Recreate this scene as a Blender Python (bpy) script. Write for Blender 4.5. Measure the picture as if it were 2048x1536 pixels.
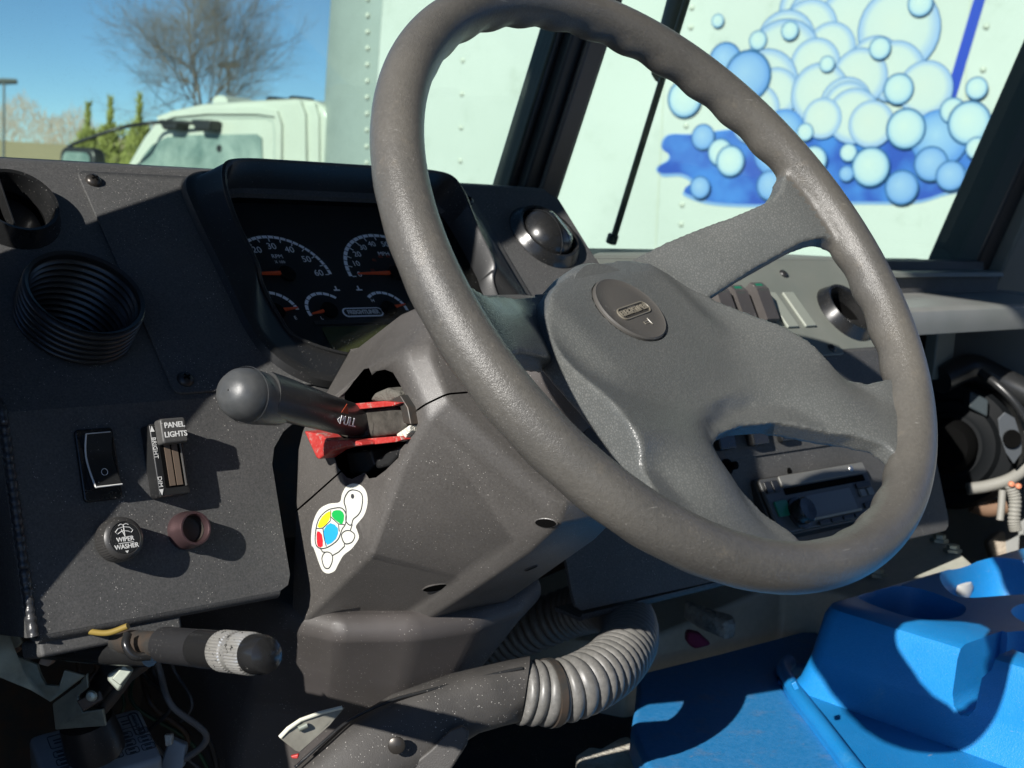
import bpy, bmesh, math, random
from mathutils import Vector, Matrix
from mathutils.bvhtree import BVHTree
R_ = math.radians
V = Vector
random.seed(7)
for o in list(bpy.data.objects): bpy.data.objects.remove(o)
SC = bpy.context.scene
COL = SC.collection

# ------------------------------------------------------------------ camera
FPX = 2800.0; HORIZ0 = 299.0; ROLL = 0.06; VPX = 4000.0
_d = (768 - (HORIZ0 + math.tan(ROLL)*1024))*math.cos(ROLL)
PITCH = math.atan2(_d, FPX)
_a = (VPX-1024)*math.cos(ROLL) + (HORIZ0+math.tan(ROLL)*VPX-768)*math.sin(ROLL)
YAW = math.pi/2 - math.atan2(_a, FPX/math.cos(PITCH))
CF = V((math.sin(YAW)*math.cos(PITCH), math.cos(YAW)*math.cos(PITCH), -math.sin(PITCH)))
_r0 = V((math.cos(YAW), -math.sin(YAW), 0)); _u0 = _r0.cross(CF)
CR = _r0*math.cos(ROLL) + _u0*math.sin(ROLL)
CU = -_r0*math.sin(ROLL) + _u0*math.cos(ROLL)
cam = bpy.data.cameras.new('camera'); camo = bpy.data.objects.new('camera', cam); COL.objects.link(camo)
camo.matrix_world = Matrix(((CR.x,CU.x,-CF.x,0),(CR.y,CU.y,-CF.y,0),(CR.z,CU.z,-CF.z,0),(0,0,0,1)))
cam.sensor_width = 36; cam.lens = 36*FPX/2048; cam.clip_start = 0.01; cam.clip_end = 2000
cam.dof.use_dof = True; cam.dof.focus_distance = 0.93; cam.dof.aperture_fstop = 17.0
SC.camera = camo

# ------------------------------------------------------------------ light
SUN_AZ, SUN_EL = R_(74), R_(27.5)          # direction the light travels towards (from +Y to +X), elevation
SUND = V((math.sin(SUN_AZ)*math.cos(SUN_EL), math.cos(SUN_AZ)*math.cos(SUN_EL), -math.sin(SUN_EL)))
w = bpy.data.worlds.new('World'); SC.world = w; w.use_nodes = True
nt = w.node_tree; nt.nodes.clear()
wo = nt.nodes.new('ShaderNodeOutputWorld'); bg = nt.nodes.new('ShaderNodeBackground'); sky = nt.nodes.new('ShaderNodeTexSky')
sky.sky_type = 'NISHITA'; sky.sun_disc = False; sky.sun_elevation = SUN_EL; sky.sun_rotation = SUN_AZ + math.pi
sky.altitude = 4500; sky.air_density = 0.85; sky.dust_density = 0.0; sky.ozone_density = 4.5
bg.inputs['Strength'].default_value = 0.076
nt.links.new(sky.outputs[0], bg.inputs['Color']); nt.links.new(bg.outputs[0], wo.inputs['Surface'])
sl = bpy.data.lights.new('sun', 'SUN'); sl.energy = 5.0; sl.angle = R_(0.55); sl.color = (1.0, 0.96, 0.90)
so = bpy.data.objects.new('sun', sl); COL.objects.link(so)
so.rotation_euler = SUND.to_track_quat('-Z', 'Y').to_euler(); so.location = (-4, -2, 5)
SC.view_settings.view_transform = 'Standard'; SC.view_settings.look = 'None'
SC.view_settings.exposure = 0.62; SC.view_settings.gamma = 1.0
SC.render.engine = 'CYCLES'

# ------------------------------------------------------------------ helpers
def ray(x, y): return CF + CR*((x-1024)/FPX) + CU*((768-y)/FPX)
def at(x, y, n, p0):
    d = ray(x, y); n = V(n); return d*(n.dot(V(p0))/n.dot(d))
def atX(x, y, X): return at(x, y, (1,0,0), (X,0,0))
def atY(x, y, Y): return at(x, y, (0,1,0), (0,Y,0))
def atZ(x, y, Z): return at(x, y, (0,0,1), (0,0,Z))
def atD(x, y, D): return ray(x, y)*D
def frame(o, ex, ey):
    ex = V(ex).normalized(); ez = ex.cross(V(ey)).normalized(); ey = ez.cross(ex); o = V(o)
    return Matrix(((ex.x,ey.x,ez.x,o.x),(ex.y,ey.y,ez.y,o.y),(ex.z,ey.z,ez.z,o.z),(0,0,0,1)))
def axis_frame(p, z, hint=(0,0,1)):
    z = V(z).normalized(); h = V(hint)
    if abs(z.dot(h)) > .95: h = V((1,0,0))
    ex = h.cross(z).normalized(); return frame(p, ex, z.cross(ex))
I4 = Matrix.Identity(4)

def empty(name, loc, label, cat, group=None, kind=None):
    o = bpy.data.objects.new(name, None); COL.objects.link(o); o.location = loc
    o.empty_display_size = .02
    tag(o, label, cat, group, kind); return o
def tag(o, label=None, cat=None, group=None, kind=None):
    if label: o['label'] = label
    if cat: o['category'] = cat
    if group: o['group'] = group
    if kind: o['kind'] = kind
    return o
def wloc(o):
    l = V(o.location)
    while o.parent: o = o.parent; l = l + V(o.location) if o.type == 'EMPTY' else l
    return l
def link(name, me, mat, parent=None, smooth=None):
    o = bpy.data.objects.new(name, me); COL.objects.link(o)
    if mat is not None:
        for m in (mat if isinstance(mat, (list, tuple)) else [mat]): me.materials.append(m)
    if parent is not None:
        o.parent = parent
        pl = parent if parent.type == 'EMPTY' else None
        # meshes hold world coordinates: cancel the empties above them
        p = parent; off = V((0,0,0))
        if p.type == 'EMPTY': off = V(p.location)
        o.matrix_parent_inverse = Matrix.Translation(-off)
    if smooth is not None:
        me.shade_smooth(); me.set_sharp_from_angle(angle=R_(smooth))
    return o
def raw(name, vs, fs, mat, parent=None, smooth=None, mi=None):
    me = bpy.data.meshes.new(name); me.from_pydata([tuple(v) for v in vs], [], fs)
    o = link(name, me, mat, parent, smooth)
    if mi:
        for p, i in zip(me.polygons, mi): p.material_index = i
    bm = bmesh.new(); bm.from_mesh(me); bmesh.ops.recalc_face_normals(bm, faces=bm.faces); bm.to_mesh(me); bm.free()
    return o
def bevel(o, w, seg=2, ang=35):
    m = o.modifiers.new('bevel', 'BEVEL'); m.width = w; m.segments = seg; m.limit_method = 'ANGLE'; m.angle_limit = R_(ang)
    m.harden_normals = True
    o.data.shade_smooth(); return o
def prism(name, pts, M, h0, h1, mat, parent=None, bev=0, seg=2, smooth=None):
    """polygon (list of 2D points in frame M) extruded from h0 to h1"""
    n = len(pts)
    vs = [M @ V((p[0], p[1], h0)) for p in pts] + [M @ V((p[0], p[1], h1)) for p in pts]
    fs = [list(range(n))[::-1], list(range(n, 2*n))] + [[i, (i+1) % n, n+(i+1) % n, n+i] for i in range(n)]
    o = raw(name, vs, fs, mat, parent, smooth)
    if bev: bevel(o, bev, seg)
    return o
def box(name, M, c, s, mat, parent=None, bev=0, seg=2):
    x, y, z = s[0]/2, s[1]/2, s[2]/2
    return prism(name, [(c[0]-x,c[1]-y),(c[0]+x,c[1]-y),(c[0]+x,c[1]+y),(c[0]-x,c[1]+y)], M, c[2]-z, c[2]+z, mat, parent, bev, seg)
def rrect(x0, x1, y0, y1, r, n=5):
    out = []
    for cx, cy, a in ((x1-r,y1-r,0),(x0+r,y1-r,90),(x0+r,y0+r,180),(x1-r,y0+r,270)):
        for i in range(n+1):
            t = R_(a+90*i/n); out.append((cx+r*math.cos(t), cy+r*math.sin(t)))
    return out
def circle(cx, cy, r, n=32, ry=None, a0=0):
    ry = ry or r
    return [(cx+r*math.cos(a0+2*math.pi*i/n), cy+ry*math.sin(a0+2*math.pi*i/n)) for i in range(n)]
def lathe(name, prof, M, mat, parent=None, seg=40, smooth=40, mod=None, cap=False):
    vs, fs = [], []
    for j, (r, z) in enumerate(prof):
        for i in range(seg):
            t = 2*math.pi*i/seg; rr = r*(mod(i, j) if mod else 1)
            vs.append(M @ V((rr*math.cos(t), rr*math.sin(t), z)))
    for j in range(len(prof)-1):
        for i in range(seg):
            k = (i+1) % seg; fs.append([j*seg+i, j*seg+k, (j+1)*seg+k, (j+1)*seg+i])
    if cap:
        fs.append(list(range(seg))[::-1]); L = (len(prof)-1)*seg; fs.append(list(range(L, L+seg)))
    return raw(name, vs, fs, mat, parent, smooth)
def spline(pts, n):
    """Catmull-Rom through 3D points"""
    P = [V(p) for p in pts]; P = [P[0]*2-P[1]] + P + [P[-1]*2-P[-2]]; out = []
    for i in range(1, len(P)-2):
        a, b, c, d = P[i-1:i+3]
        for k in range(n):
            t = k/n
            out.append(0.5*((2*b)+(c-a)*t+(2*a-5*b+4*c-d)*t*t+(3*b-a-3*c+d)*t**3))
    out.append(P[-2]); return out
def tube(name, pts, r, mat, parent=None, seg=10, smooth=60, closed=False, flat=1.0, cap=True, up=None):
    pts = [V(p) for p in pts]; n = len(pts); vs, fs = [], []
    rr = r if isinstance(r, (list, tuple)) else [r]*n
    t0 = (pts[1]-pts[0]).normalized(); N = V(up) if up is not None else t0.orthogonal()
    N = (N - t0*N.dot(t0)).normalized()
    for i in range(n):
        a = pts[(i-1) % n] if closed or i > 0 else pts[0]; b = pts[(i+1) % n] if closed or i < n-1 else pts[-1]
        t = (b-a).normalized(); N = (N - t*N.dot(t)).normalized(); B = t.cross(N)
        for k in range(seg):
            an = 2*math.pi*k/seg; vs.append(pts[i] + N*(math.cos(an)*rr[i]) + B*(math.sin(an)*rr[i]*flat))
    for i in range(n if closed else n-1):
        j = (i+1) % n
        for k in range(seg):
            l = (k+1) % seg; fs.append([i*seg+k, i*seg+l, j*seg+l, j*seg+k])
    if cap and not closed: fs += [list(range(seg))[::-1], list(range((n-1)*seg, n*seg))]
    return raw(name, vs, fs, mat, parent, smooth)
def loft(name, secs, mat, parent=None, smooth=40, cap=True, closed=True):
    n = len(secs[0]); vs = [V(p) for s in secs for p in s]; fs = []
    for j in range(len(secs)-1):
        for i in range(n if closed else n-1):
            k = (i+1) % n; fs.append([j*n+i, j*n+k, (j+1)*n+k, (j+1)*n+i])
    if cap: fs += [list(range(n))[::-1], list(range((len(secs)-1)*n, len(secs)*n))]
    return raw(name, vs, fs, mat, parent, smooth)
def evalmesh(o):
    dg = bpy.context.evaluated_depsgraph_get(); dg.update()
    return bpy.data.meshes.new_from_object(o.evaluated_get(dg))
def bake(o, smooth=None):
    me = evalmesh(o); old = o.data; o.modifiers.clear(); o.data = me
    bpy.data.meshes.remove(old)
    if smooth is not None: me.shade_smooth(); me.set_sharp_from_angle(angle=R_(smooth))
    return o
def cut(o, cutters, smooth=None, op='DIFFERENCE'):
    for c in cutters:
        m = o.modifiers.new('b', 'BOOLEAN'); m.operation = op; m.object = c; m.solver = 'EXACT'
    bake(o, smooth)
    for c in cutters: bpy.data.objects.remove(c)
    return o
def fuse(name, objs, mat, parent, voxel, it, smooth=180):
    """voxel-union of helper meshes, smoothed, as one mesh"""
    bm = bmesh.new()
    for o in objs:
        me = evalmesh(o); bm.from_mesh(me); bpy.data.meshes.remove(me)
    for o in objs: bpy.data.objects.remove(o)
    me = bpy.data.meshes.new(name); bm.to_mesh(me); bm.free()
    o = link(name, me, None, None)
    m = o.modifiers.new('r', 'REMESH'); m.mode = 'VOXEL'; m.voxel_size = voxel
    s = o.modifiers.new('s', 'SMOOTH'); s.iterations = it; s.factor = .5
    me2 = evalmesh(o); bpy.data.objects.remove(o)
    me2.materials.clear()
    return link(name, me2, mat, parent, smooth)
_txt = {}
def text(name, s, M, size, mat, parent, depth=.0002, align='CENTER', sx=1.0, bold=0.0):
    cu = bpy.data.curves.new('t', 'FONT'); cu.body = s; cu.size = size; cu.align_x = align; cu.align_y = 'CENTER'
    cu.extrude = depth; cu.offset = bold*size; cu.resolution_u = 4
    t = bpy.data.objects.new('t', cu); COL.objects.link(t)
    me = evalmesh(t); bpy.data.objects.remove(t); me.materials.clear()
    me.transform(M @ Matrix.Diagonal((sx, 1, 1, 1)))
    o = link(name, me, mat, parent)
    return o
def at_frame(M, x, y, z=0): return M @ Matrix.Translation((x, y, z))
def rotz(M, a): return M @ Matrix.Rotation(a, 4, 'Z')

# ------------------------------------------------------------------ materials
def mat(name, base, rough=.5, metal=0., spec=.5, bump=None, var=None, dust=0., leather=None, wear=None, coat=0., scratch=0., dustcol=(.42,.40,.37), grain=None):
    m = bpy.data.materials.new(name); m.use_nodes = True; n = m.node_tree; N, L = n.nodes, n.links
    p = N['Principled BSDF']; p.inputs['Base Color'].default_value = (*base, 1); p.inputs['Roughness'].default_value = rough
    p.inputs['Metallic'].default_value = metal; p.inputs['Specular IOR Level'].default_value = spec
    if coat: p.inputs['Coat Weight'].default_value = coat; p.inputs['Coat Roughness'].default_value = .12
    tc = N.new('ShaderNodeTexCoord'); co = tc.outputs['Object']; col = None; nrm = None; ro = None
    def rgb(c):
        r = N.new('ShaderNodeRGB'); r.outputs[0].default_value = (*c, 1); return r.outputs[0]
    def noise(sc, det=4., rg=.55):
        t = N.new('ShaderNodeTexNoise'); t.inputs['Scale'].default_value = sc; t.inputs['Detail'].default_value = det
        t.inputs['Roughness'].default_value = rg; L.new(co, t.inputs['Vector']); return t
    def ramp(x, a, b):
        r = N.new('ShaderNodeMapRange'); r.inputs[1].default_value = a; r.inputs[2].default_value = b; L.new(x, r.inputs[0]); return r.outputs[0]
    def mix(f, a, b):
        x = N.new('ShaderNodeMix'); x.data_type = 'RGBA'
        if isinstance(f, float): x.inputs[0].default_value = f
        else: L.new(f, x.inputs[0])
        L.new(a, x.inputs[6]); L.new(b, x.inputs[7]); return x.outputs[2]
    def math_(op, a, b):
        x = N.new('ShaderNodeMath'); x.operation = op
        for i, v in enumerate((a, b)):
            if isinstance(v, (int, float)): x.inputs[i].default_value = v
            else: L.new(v, x.inputs[i])
        return x.outputs[0]
    def bumpn(h, st, di):
        nonlocal nrm
        b = N.new('ShaderNodeBump'); b.inputs['Strength'].default_value = st; b.inputs['Distance'].default_value = di
        L.new(h, b.inputs['Height'])
        if nrm is not None: L.new(nrm, b.inputs['Normal'])
        nrm = b.outputs[0]
    col = rgb(base)
    if var:                                   # (scale, second colour)
        f = ramp(noise(var[0], 5, .6).outputs[0], .35, .68); col = mix(f, col, rgb(var[1]))
        ro = math_('ADD', math_('MULTIPLY', f, var[2] if len(var) > 2 else .1), rough)
    if wear:                                  # (scale, colour, lo, hi)
        f = ramp(noise(wear[0], 8, .7).outputs[0], wear[2], wear[3]); col = mix(f, col, rgb(wear[1]))
    if grain:                                 # (scale, amount): fine mottling of the surface colour
        g = ramp(noise(grain[0], 4, .7).outputs[0], .3, .7)
        col = mix(g, mix(grain[1], col, rgb((0,0,0))), mix(grain[1]*.35, col, rgb((.5,.48,.45))))
    if bump:
        for sc, st, di in ([bump] if not isinstance(bump[0], (list, tuple)) else bump): bumpn(noise(sc, 3).outputs[0], st, di)
    if leather:                               # (scale, strength, distance)
        nz = noise(leather[0]*.35, 2); mp = N.new('ShaderNodeVectorMath'); mp.operation = 'SCALE'; mp.inputs[3].default_value = 1.2/leather[0]
        L.new(nz.outputs['Color'], mp.inputs[0]); ad = N.new('ShaderNodeVectorMath'); L.new(co, ad.inputs[0]); L.new(mp.outputs[0], ad.inputs[1])
        vo = N.new('ShaderNodeTexVoronoi'); vo.feature = 'DISTANCE_TO_EDGE'; vo.inputs['Scale'].default_value = leather[0]
        L.new(ad.outputs[0], vo.inputs['Vector']); e = ramp(vo.outputs['Distance'], .0, .28)
        bumpn(e, leather[1], leather[2]); 
        dk = mix(e, mix(.22, rgb(base), rgb((0,0,0))), col); col = dk
    if scratch:
        mp = N.new('ShaderNodeMapping'); mp.inputs['Scale'].default_value = (14, 60, 400); mp.inputs['Rotation'].default_value = (.5,.8,.3)
        L.new(co, mp.inputs['Vector']); t = N.new('ShaderNodeTexNoise'); t.inputs['Scale'].default_value = 3; t.inputs['Detail'].default_value = 2
        L.new(mp.outputs[0], t.inputs['Vector']); f = ramp(t.outputs[0], .72, .78)
        col = mix(math_('MULTIPLY', f, scratch), col, rgb((.3,.29,.27)))
    if dust:
        for sc, th, amt in ((420, .17, 1.), (170, .11, .9)):
            vo = N.new('ShaderNodeTexVoronoi'); vo.inputs['Scale'].default_value = sc; L.new(co, vo.inputs['Vector'])
            rn = math_('MULTIPLY', ramp(noise(30, 2).outputs[0], .22, .72), th*.92)
            f = math_('LESS_THAN', vo.outputs['Distance'], rn)
            col = mix(math_('MULTIPLY', f, dust*amt), col, rgb(dustcol))
        hz = ramp(noise(16, 5).outputs[0], .35, .8); col = mix(math_('MULTIPLY', hz, dust*.05), col, rgb(dustcol))
    L.new(col, p.inputs['Base Color'])
    if ro is not None: L.new(ro, p.inputs['Roughness'])
    if nrm is not None: L.new(nrm, p.inputs['Normal'])
    return m
def glass(name, tint, dirt=.0, gloss=1.0):
    m = bpy.data.materials.new(name); m.use_nodes = True; n = m.node_tree; N, L = n.nodes, n.links; N.clear()
    o = N.new('ShaderNodeOutputMaterial'); tr = N.new('ShaderNodeBsdfTransparent'); tr.inputs[0].default_value = (*tint, 1)
    gl = N.new('ShaderNodeBsdfGlossy'); gl.inputs['Roughness'].default_value = .01
    fr = N.new('ShaderNodeFresnel'); fr.inputs[0].default_value = 1.45
    mu = N.new('ShaderNodeMath'); mu.operation = 'MULTIPLY'; mu.inputs[1].default_value = gloss; L.new(fr.outputs[0], mu.inputs[0])
    mx = N.new('ShaderNodeMixShader'); L.new(mu.outputs[0], mx.inputs[0]); L.new(tr.outputs[0], mx.inputs[1]); L.new(gl.outputs[0], mx.inputs[2]); out = mx.outputs[0]
    if dirt:
        tc = N.new('ShaderNodeTexCoord'); df = N.new('ShaderNodeBsdfDiffuse'); df.inputs[0].default_value = (.55,.56,.52,1)
        nz = N.new('ShaderNodeTexNoise'); nz.inputs['Scale'].default_value = 9; nz.inputs['Detail'].default_value = 6; L.new(tc.outputs['Object'], nz.inputs[0])
        mr = N.new('ShaderNodeMapRange'); mr.inputs[1].default_value = .35; mr.inputs[2].default_value = .8; mr.inputs[4].default_value = dirt; L.new(nz.outputs[0], mr.inputs[0])
        vo = N.new('ShaderNodeTexVoronoi'); vo.inputs['Scale'].default_value = 300; L.new(tc.outputs['Object'], vo.inputs[0])
        ls = N.new('ShaderNodeMath'); ls.operation = 'LESS_THAN'; ls.inputs[1].default_value = .13; L.new(vo.outputs['Distance'], ls.inputs[0])
        ms = N.new('ShaderNodeMath'); ms.operation = 'MULTIPLY'; ms.inputs[1].default_value = min(1., dirt*6); L.new(ls.outputs[0], ms.inputs[0])
        ad = N.new('ShaderNodeMath'); ad.operation = 'ADD'; ad.use_clamp = True; L.new(mr.outputs[0], ad.inputs[0]); L.new(ms.outputs[0], ad.inputs[1])
        m2 = N.new('ShaderNodeMixShader'); L.new(ad.outputs[0], m2.inputs[0]); L.new(out, m2.inputs[1]); L.new(df.outputs[0], m2.inputs[2]); out = m2.outputs[0]
    L.new(out, o.inputs[0]); return m

DASH = mat('dash_paint', (.054,.0555,.056), .55, spec=.3, bump=((2200,.45,.0005),(60,.05,.001)), dust=.75, var=(22,(.064,.0645,.065)), grain=(650,.25), scratch=.12)
PLATE = mat('plate_paint', (.050,.0515,.052), .55, spec=.3, bump=(2200,.45,.0005), dust=.75, grain=(650,.25), scratch=.12)
BLK = mat('black_plastic', (.014,.0145,.015), .38, bump=(900,.12,.0003), dust=.35)
BLKG = mat('gloss_black', (.010,.0105,.011), .2, var=(40,(.016,.016,.016)), dust=.2)
RUB = mat('hose_rubber', (.016,.017,.018), .32, bump=(400,.15,.0004), dust=.25)
VOID = mat('cavity_dark', (.003,.003,.003), .9, spec=.05)  # near-black colour stands for shade inside openings, also on small black fittings
RIM = mat('wheel_rim', (.070,.067,.061), .33, bump=((1500,.6,.0005),(420,.38,.0006),(70,.12,.0010)), var=(11,(.104,.097,.084),-.05), wear=(55,(.150,.132,.105),.58,.84), dust=.25, scratch=.6, grain=(420,.10))
HUB = mat('hub_vinyl', (.098,.104,.101), .31, leather=(520,.22,.0006), bump=((1400,.2,.0003),(60,.06,.001)), var=(20,(.122,.125,.119),.07), dust=.15, grain=(500,.14), scratch=.2)
HUBS = mat('horn_button', (.070,.066,.060), .5, bump=(1400,.15,.0003), dust=.25)
SHR = mat('column_plastic', (.060,.056,.052), .36, bump=((1900,.45,.0004),), var=(12,(.078,.072,.067)), dust=.65, grain=(600,.14), scratch=.25)
SHR2 = mat('lower_column_plastic', (.056,.051,.048), .48, bump=((1700,.4,.0004),), var=(14,(.07,.062,.06)), dust=.85)
BLUE = mat('blue_plastic', (.003,.190,.50), .34, bump=((650,.55,.0007),(45,.08,.002)), var=(9,(.006,.215,.54)), dust=.25, grain=(450,.07), wear=(17,(.05,.26,.50),.60,.85), scratch=.5)
BLUEP = mat('blue_pad', (.006,.195,.48), .55, bump=((500,.5,.0009),(40,.15,.002)), wear=(24,(.10,.20,.36),.54,.76), dust=.4, grain=(200,.16), scratch=.5)
WHITE = mat('white_print', (.62,.62,.60), .5)
WHITED = mat('gauge_white', (.90,.91,.92), .5)
ORNG = mat('needle_orange', (.85,.10,.02), .4)
ORNGD = mat('print_orange', (.35,.05,.015), .5)
RED = mat('red_plastic', (.42,.020,.016), .45, wear=(150,(.30,.26,.22),.56,.66), dust=.6, grain=(300,.2))
CHROME = mat('worn_chrome', (.62,.61,.58), .35, metal=.9, var=(200,(.4,.39,.36)))
STEEL = mat('zinc_steel', (.42,.45,.38), .42, metal=.6, var=(45,(.25,.28,.24),.15), bump=(300,.1,.0004))
STEELD = mat('dark_steel', (.05,.055,.055), .45, metal=.5, var=(40,(.1,.07,.05)))
SCREW = mat('screw_black', (.05,.045,.04), .35, metal=.6)
PINK = mat('anodised_socket', (.17,.105,.11), .32, metal=.8, bump=(1500,.3,.0003))
COPPER = mat('slider_track', (.16,.12,.09), .45, metal=.3)
LCD = mat('lcd_glass', (.045,.052,.020), .25)
LCDB = mat('display_grey', (.12,.125,.125), .3)
GREEN = mat('green_lens', (.01,.16,.09), .3)
GREY = mat('grey_panel', (.15,.165,.145), .5, bump=((1200,.3,.0004),), var=(15,(.18,.19,.165)), dust=.2)
ENGG = mat('engine_cover_paint', (.42,.43,.36), .55, bump=((300,.3,.001),), var=(11,(.50,.49,.41)), dust=.5, grain=(120,.15))
MATF = mat('floor_mat_rubber', (.030,.033,.040), .8, bump=((260,.6,.002),), var=(30,(.05,.047,.043)), dust=1.)
TAN = mat('insulation_felt', (.50,.46,.36), .9, bump=((240,.8,.004),), var=(60,(.62,.6,.53)))
VANIN = mat('cab_inner_paint', (.22,.23,.22), .5, var=(6,(.28,.28,.27)))
PILL = mat('pillar_trim', (.020,.021,.022), .45, bump=(900,.15,.0004))
PILLM = mat('pillar_aluminium', (.095,.085,.08), .4, metal=.5, var=(8,(.13,.12,.115)))
SILL = mat('sill_paint', (.50,.53,.46), .45, var=(12,(.6,.62,.56)), dust=.4)
SHELF = mat('shelf_paint', (.20,.21,.195), .40, bump=(800,.15,.0004), var=(10,(.25,.25,.24)))
FUSE = mat('fuse_cover', (.21,.25,.29), .5, var=(30,(.26,.3,.33)))
FUSEP = mat('fuse_print', (.03,.04,.05), .6)
WSGLASS = glass('windshield_glass', (.835,.945,.875), .014, .08)
LENS = glass('cluster_lens', (.93,.94,.95), .02, .22)
HUBALIAS = HUB  # second name for the hub vinyl, same colour

# ------------------------------------------------------------------ reference frames of the cab
BY, BZ = .85, -.164
LU, LL = R_(46), R_(20)
FU = frame((0,BY,BZ), (1,0,0), (0,math.sin(LU),math.cos(LU)))       # upper fascia: (X, up the slope, out)
FL = frame((0,BY,BZ), (1,0,0), (0,math.sin(LL),math.cos(LL)))       # lower fascia
WC = V((.699,.5807,-.0459)); WB = R_(52); WROT = R_(13.5)
FW0 = frame(WC, (1,0,0), (0,math.cos(WB),math.sin(WB)))             # steering wheel plane
FW = FW0 @ Matrix.Rotation(WROT, 4, 'Z')
def uloc(x, y, h=0):                                                # pixel on upper fascia -> local
    n = FU.to_3x3() @ V((0,0,1)); p = at(x, y, n, FU @ V((0,0,h))); return FU.inverted() @ p
def lloc(x, y, h=0):
    n = FL.to_3x3() @ V((0,0,1)); p = at(x, y, n, FL @ V((0,0,h))); return FL.inverted() @ p
GZ = -1.9
# SECTIONS
# ================================================================== OUTSIDE
ASPH = mat('asphalt', (.05,.05,.052), .9, bump=(40,.5,.01), var=(3,(.065,.063,.06)))
FIELD = mat('dry_grass', (.42,.33,.19), .95, var=(.4,(.34,.28,.15)))
BARK = mat('bark', (.20,.165,.145), .9, var=(4,(.11,.09,.075)))
TWIG = mat('distant_twigs', (.26,.20,.165), .95, var=(.5,(.34,.27,.22)))
NEED = mat('yellow_green_needles', (.30,.31,.085), .8, var=(3,(.20,.22,.06)))
TRUCKW = mat('truck_white', (.50,.515,.50), .34, var=(.8,(.45,.47,.45)), bump=((1.2,.25,.02),(6,.05,.006)), wear=(3.2,(.31,.33,.29),.57,.88), coat=.2)
TRUCKC = mat('cab_white', (.49,.50,.45), .3, coat=.3, var=(2,(.45,.455,.41)))
POSTG = mat('corner_post_metal', (.46,.50,.47), .45, metal=.55, var=(3,(.37,.41,.39)), scratch=.15)
TRIM = mat('truck_black_trim', (.02,.02,.022), .4)
CABGL = mat('cab_side_glass', (.10,.15,.145), .12, var=(3,(.30,.36,.34)))
LAMPM = mat('lamp_pole_grey', (.12,.13,.13), .6)
sheet = raw('ground', [(-300,-300,GZ),(500,-300,GZ),(500,500,GZ),(-300,500,GZ)], [[0,1,2,3]], ASPH); tag(sheet, kind='structure')
# a dry field that rises gently beyond the yard
fv, ff = [], []
fdir = V((math.sin(YAW-R_(20)), math.cos(YAW-R_(20)), 0)); fside = V((fdir.y, -fdir.x, 0))
for i, (d, z) in enumerate(((70,GZ+.01),(95,-1.0),(125,.2),(150,.9),(190,1.3),(420,2.2))):
    for j in range(9):
        fv.append(fdir*d + fside*((j-4)*60) + V((0,0,z + .18*math.sin(j*1.7+i))))
for i in range(5):
    for j in range(8): ff.append([i*9+j, i*9+j+1, (i+1)*9+j+1, (i+1)*9+j])
fo = raw('field', fv, ff, FIELD, smooth=180); tag(fo, kind='structure')

def branch_mesh(name, root, height, spread, levels, mat_, parent, seed, r0, kids=(4,6), twist=1.0, up=.55):
    rnd = random.Random(seed); segs = []
    def grow(p, d, ln, r, lv):
        n = 3 if lv < 3 else 2
        q = p
        for i in range(n):
            d = (d + V((rnd.gauss(0,.10), rnd.gauss(0,.10), rnd.gauss(.03,.05)))*twist).normalized()
            q2 = q + d*ln/n; ra = r*(1-.30*i/n); rb = r*(1-.30*(i+1)/n); segs.append((q, q2, ra, rb))
            if lv < levels and (i > 0 or lv > 0):
                for _ in range(rnd.randint(1, 2)):
                    a = rnd.uniform(0, 2*math.pi); s = d.orthogonal().normalized(); s.rotate(Matrix.Rotation(a, 3, d))
                    nd = (d*rnd.uniform(.55,.95) + s*rnd.uniform(.45,.8)*spread + V((0,0,up*.25))).normalized()
                    grow(q2, nd, ln*rnd.uniform(.58,.80), rb*.62, lv+1)
            q = q2
        if lv < levels: grow(q, d, ln*.72, r*.66, lv+1)
    grow(V(root), V((0,0,1)), height*.26, r0, 0)
    vs, fs = [], []
    for a, b, ra, rb in segs:
        t = (b-a).normalized(); x = t.orthogonal().normalized(); y = t.cross(x); k = len(vs)
        for p, r in ((a, ra), (b, rb)):
            for i in range(3):
                an = i*2.0944; vs.append(p + x*(math.cos(an)*r) + y*(math.sin(an)*r))
        for i in range(3): fs.append([k+i, k+(i+1) % 3, k+3+(i+1) % 3, k+3+i])
    me = bpy.data.meshes.new(name); me.from_pydata([tuple(v) for v in vs], [], fs)
    return link(name, me, mat_, parent, 180), len(fs)
def ground_at(x, depth):
    p = ray(x, 768); p = V((p.x, p.y, 0)).normalized(); q = p*depth/max(.2, p.dot(V((CF.x,CF.y,0)).normalized())); return V((q.x, q.y, GZ))
tb = ground_at(398, 42)
te = empty('bare_tree', tb, 'tall leafless winter tree with fine fanned twigs against the blue sky behind the white cab', 'tree')
TRK, _n = branch_mesh('crown', tb, 10.8, 1.12, 7, BARK, te, 21, .10)
tube('trunk', [tb - V((0,0,.1)), tb+V((.02,0,1.0)), tb+V((0,.03,2.2))], [.21,.17,.13], BARK, te, 8)
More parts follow.
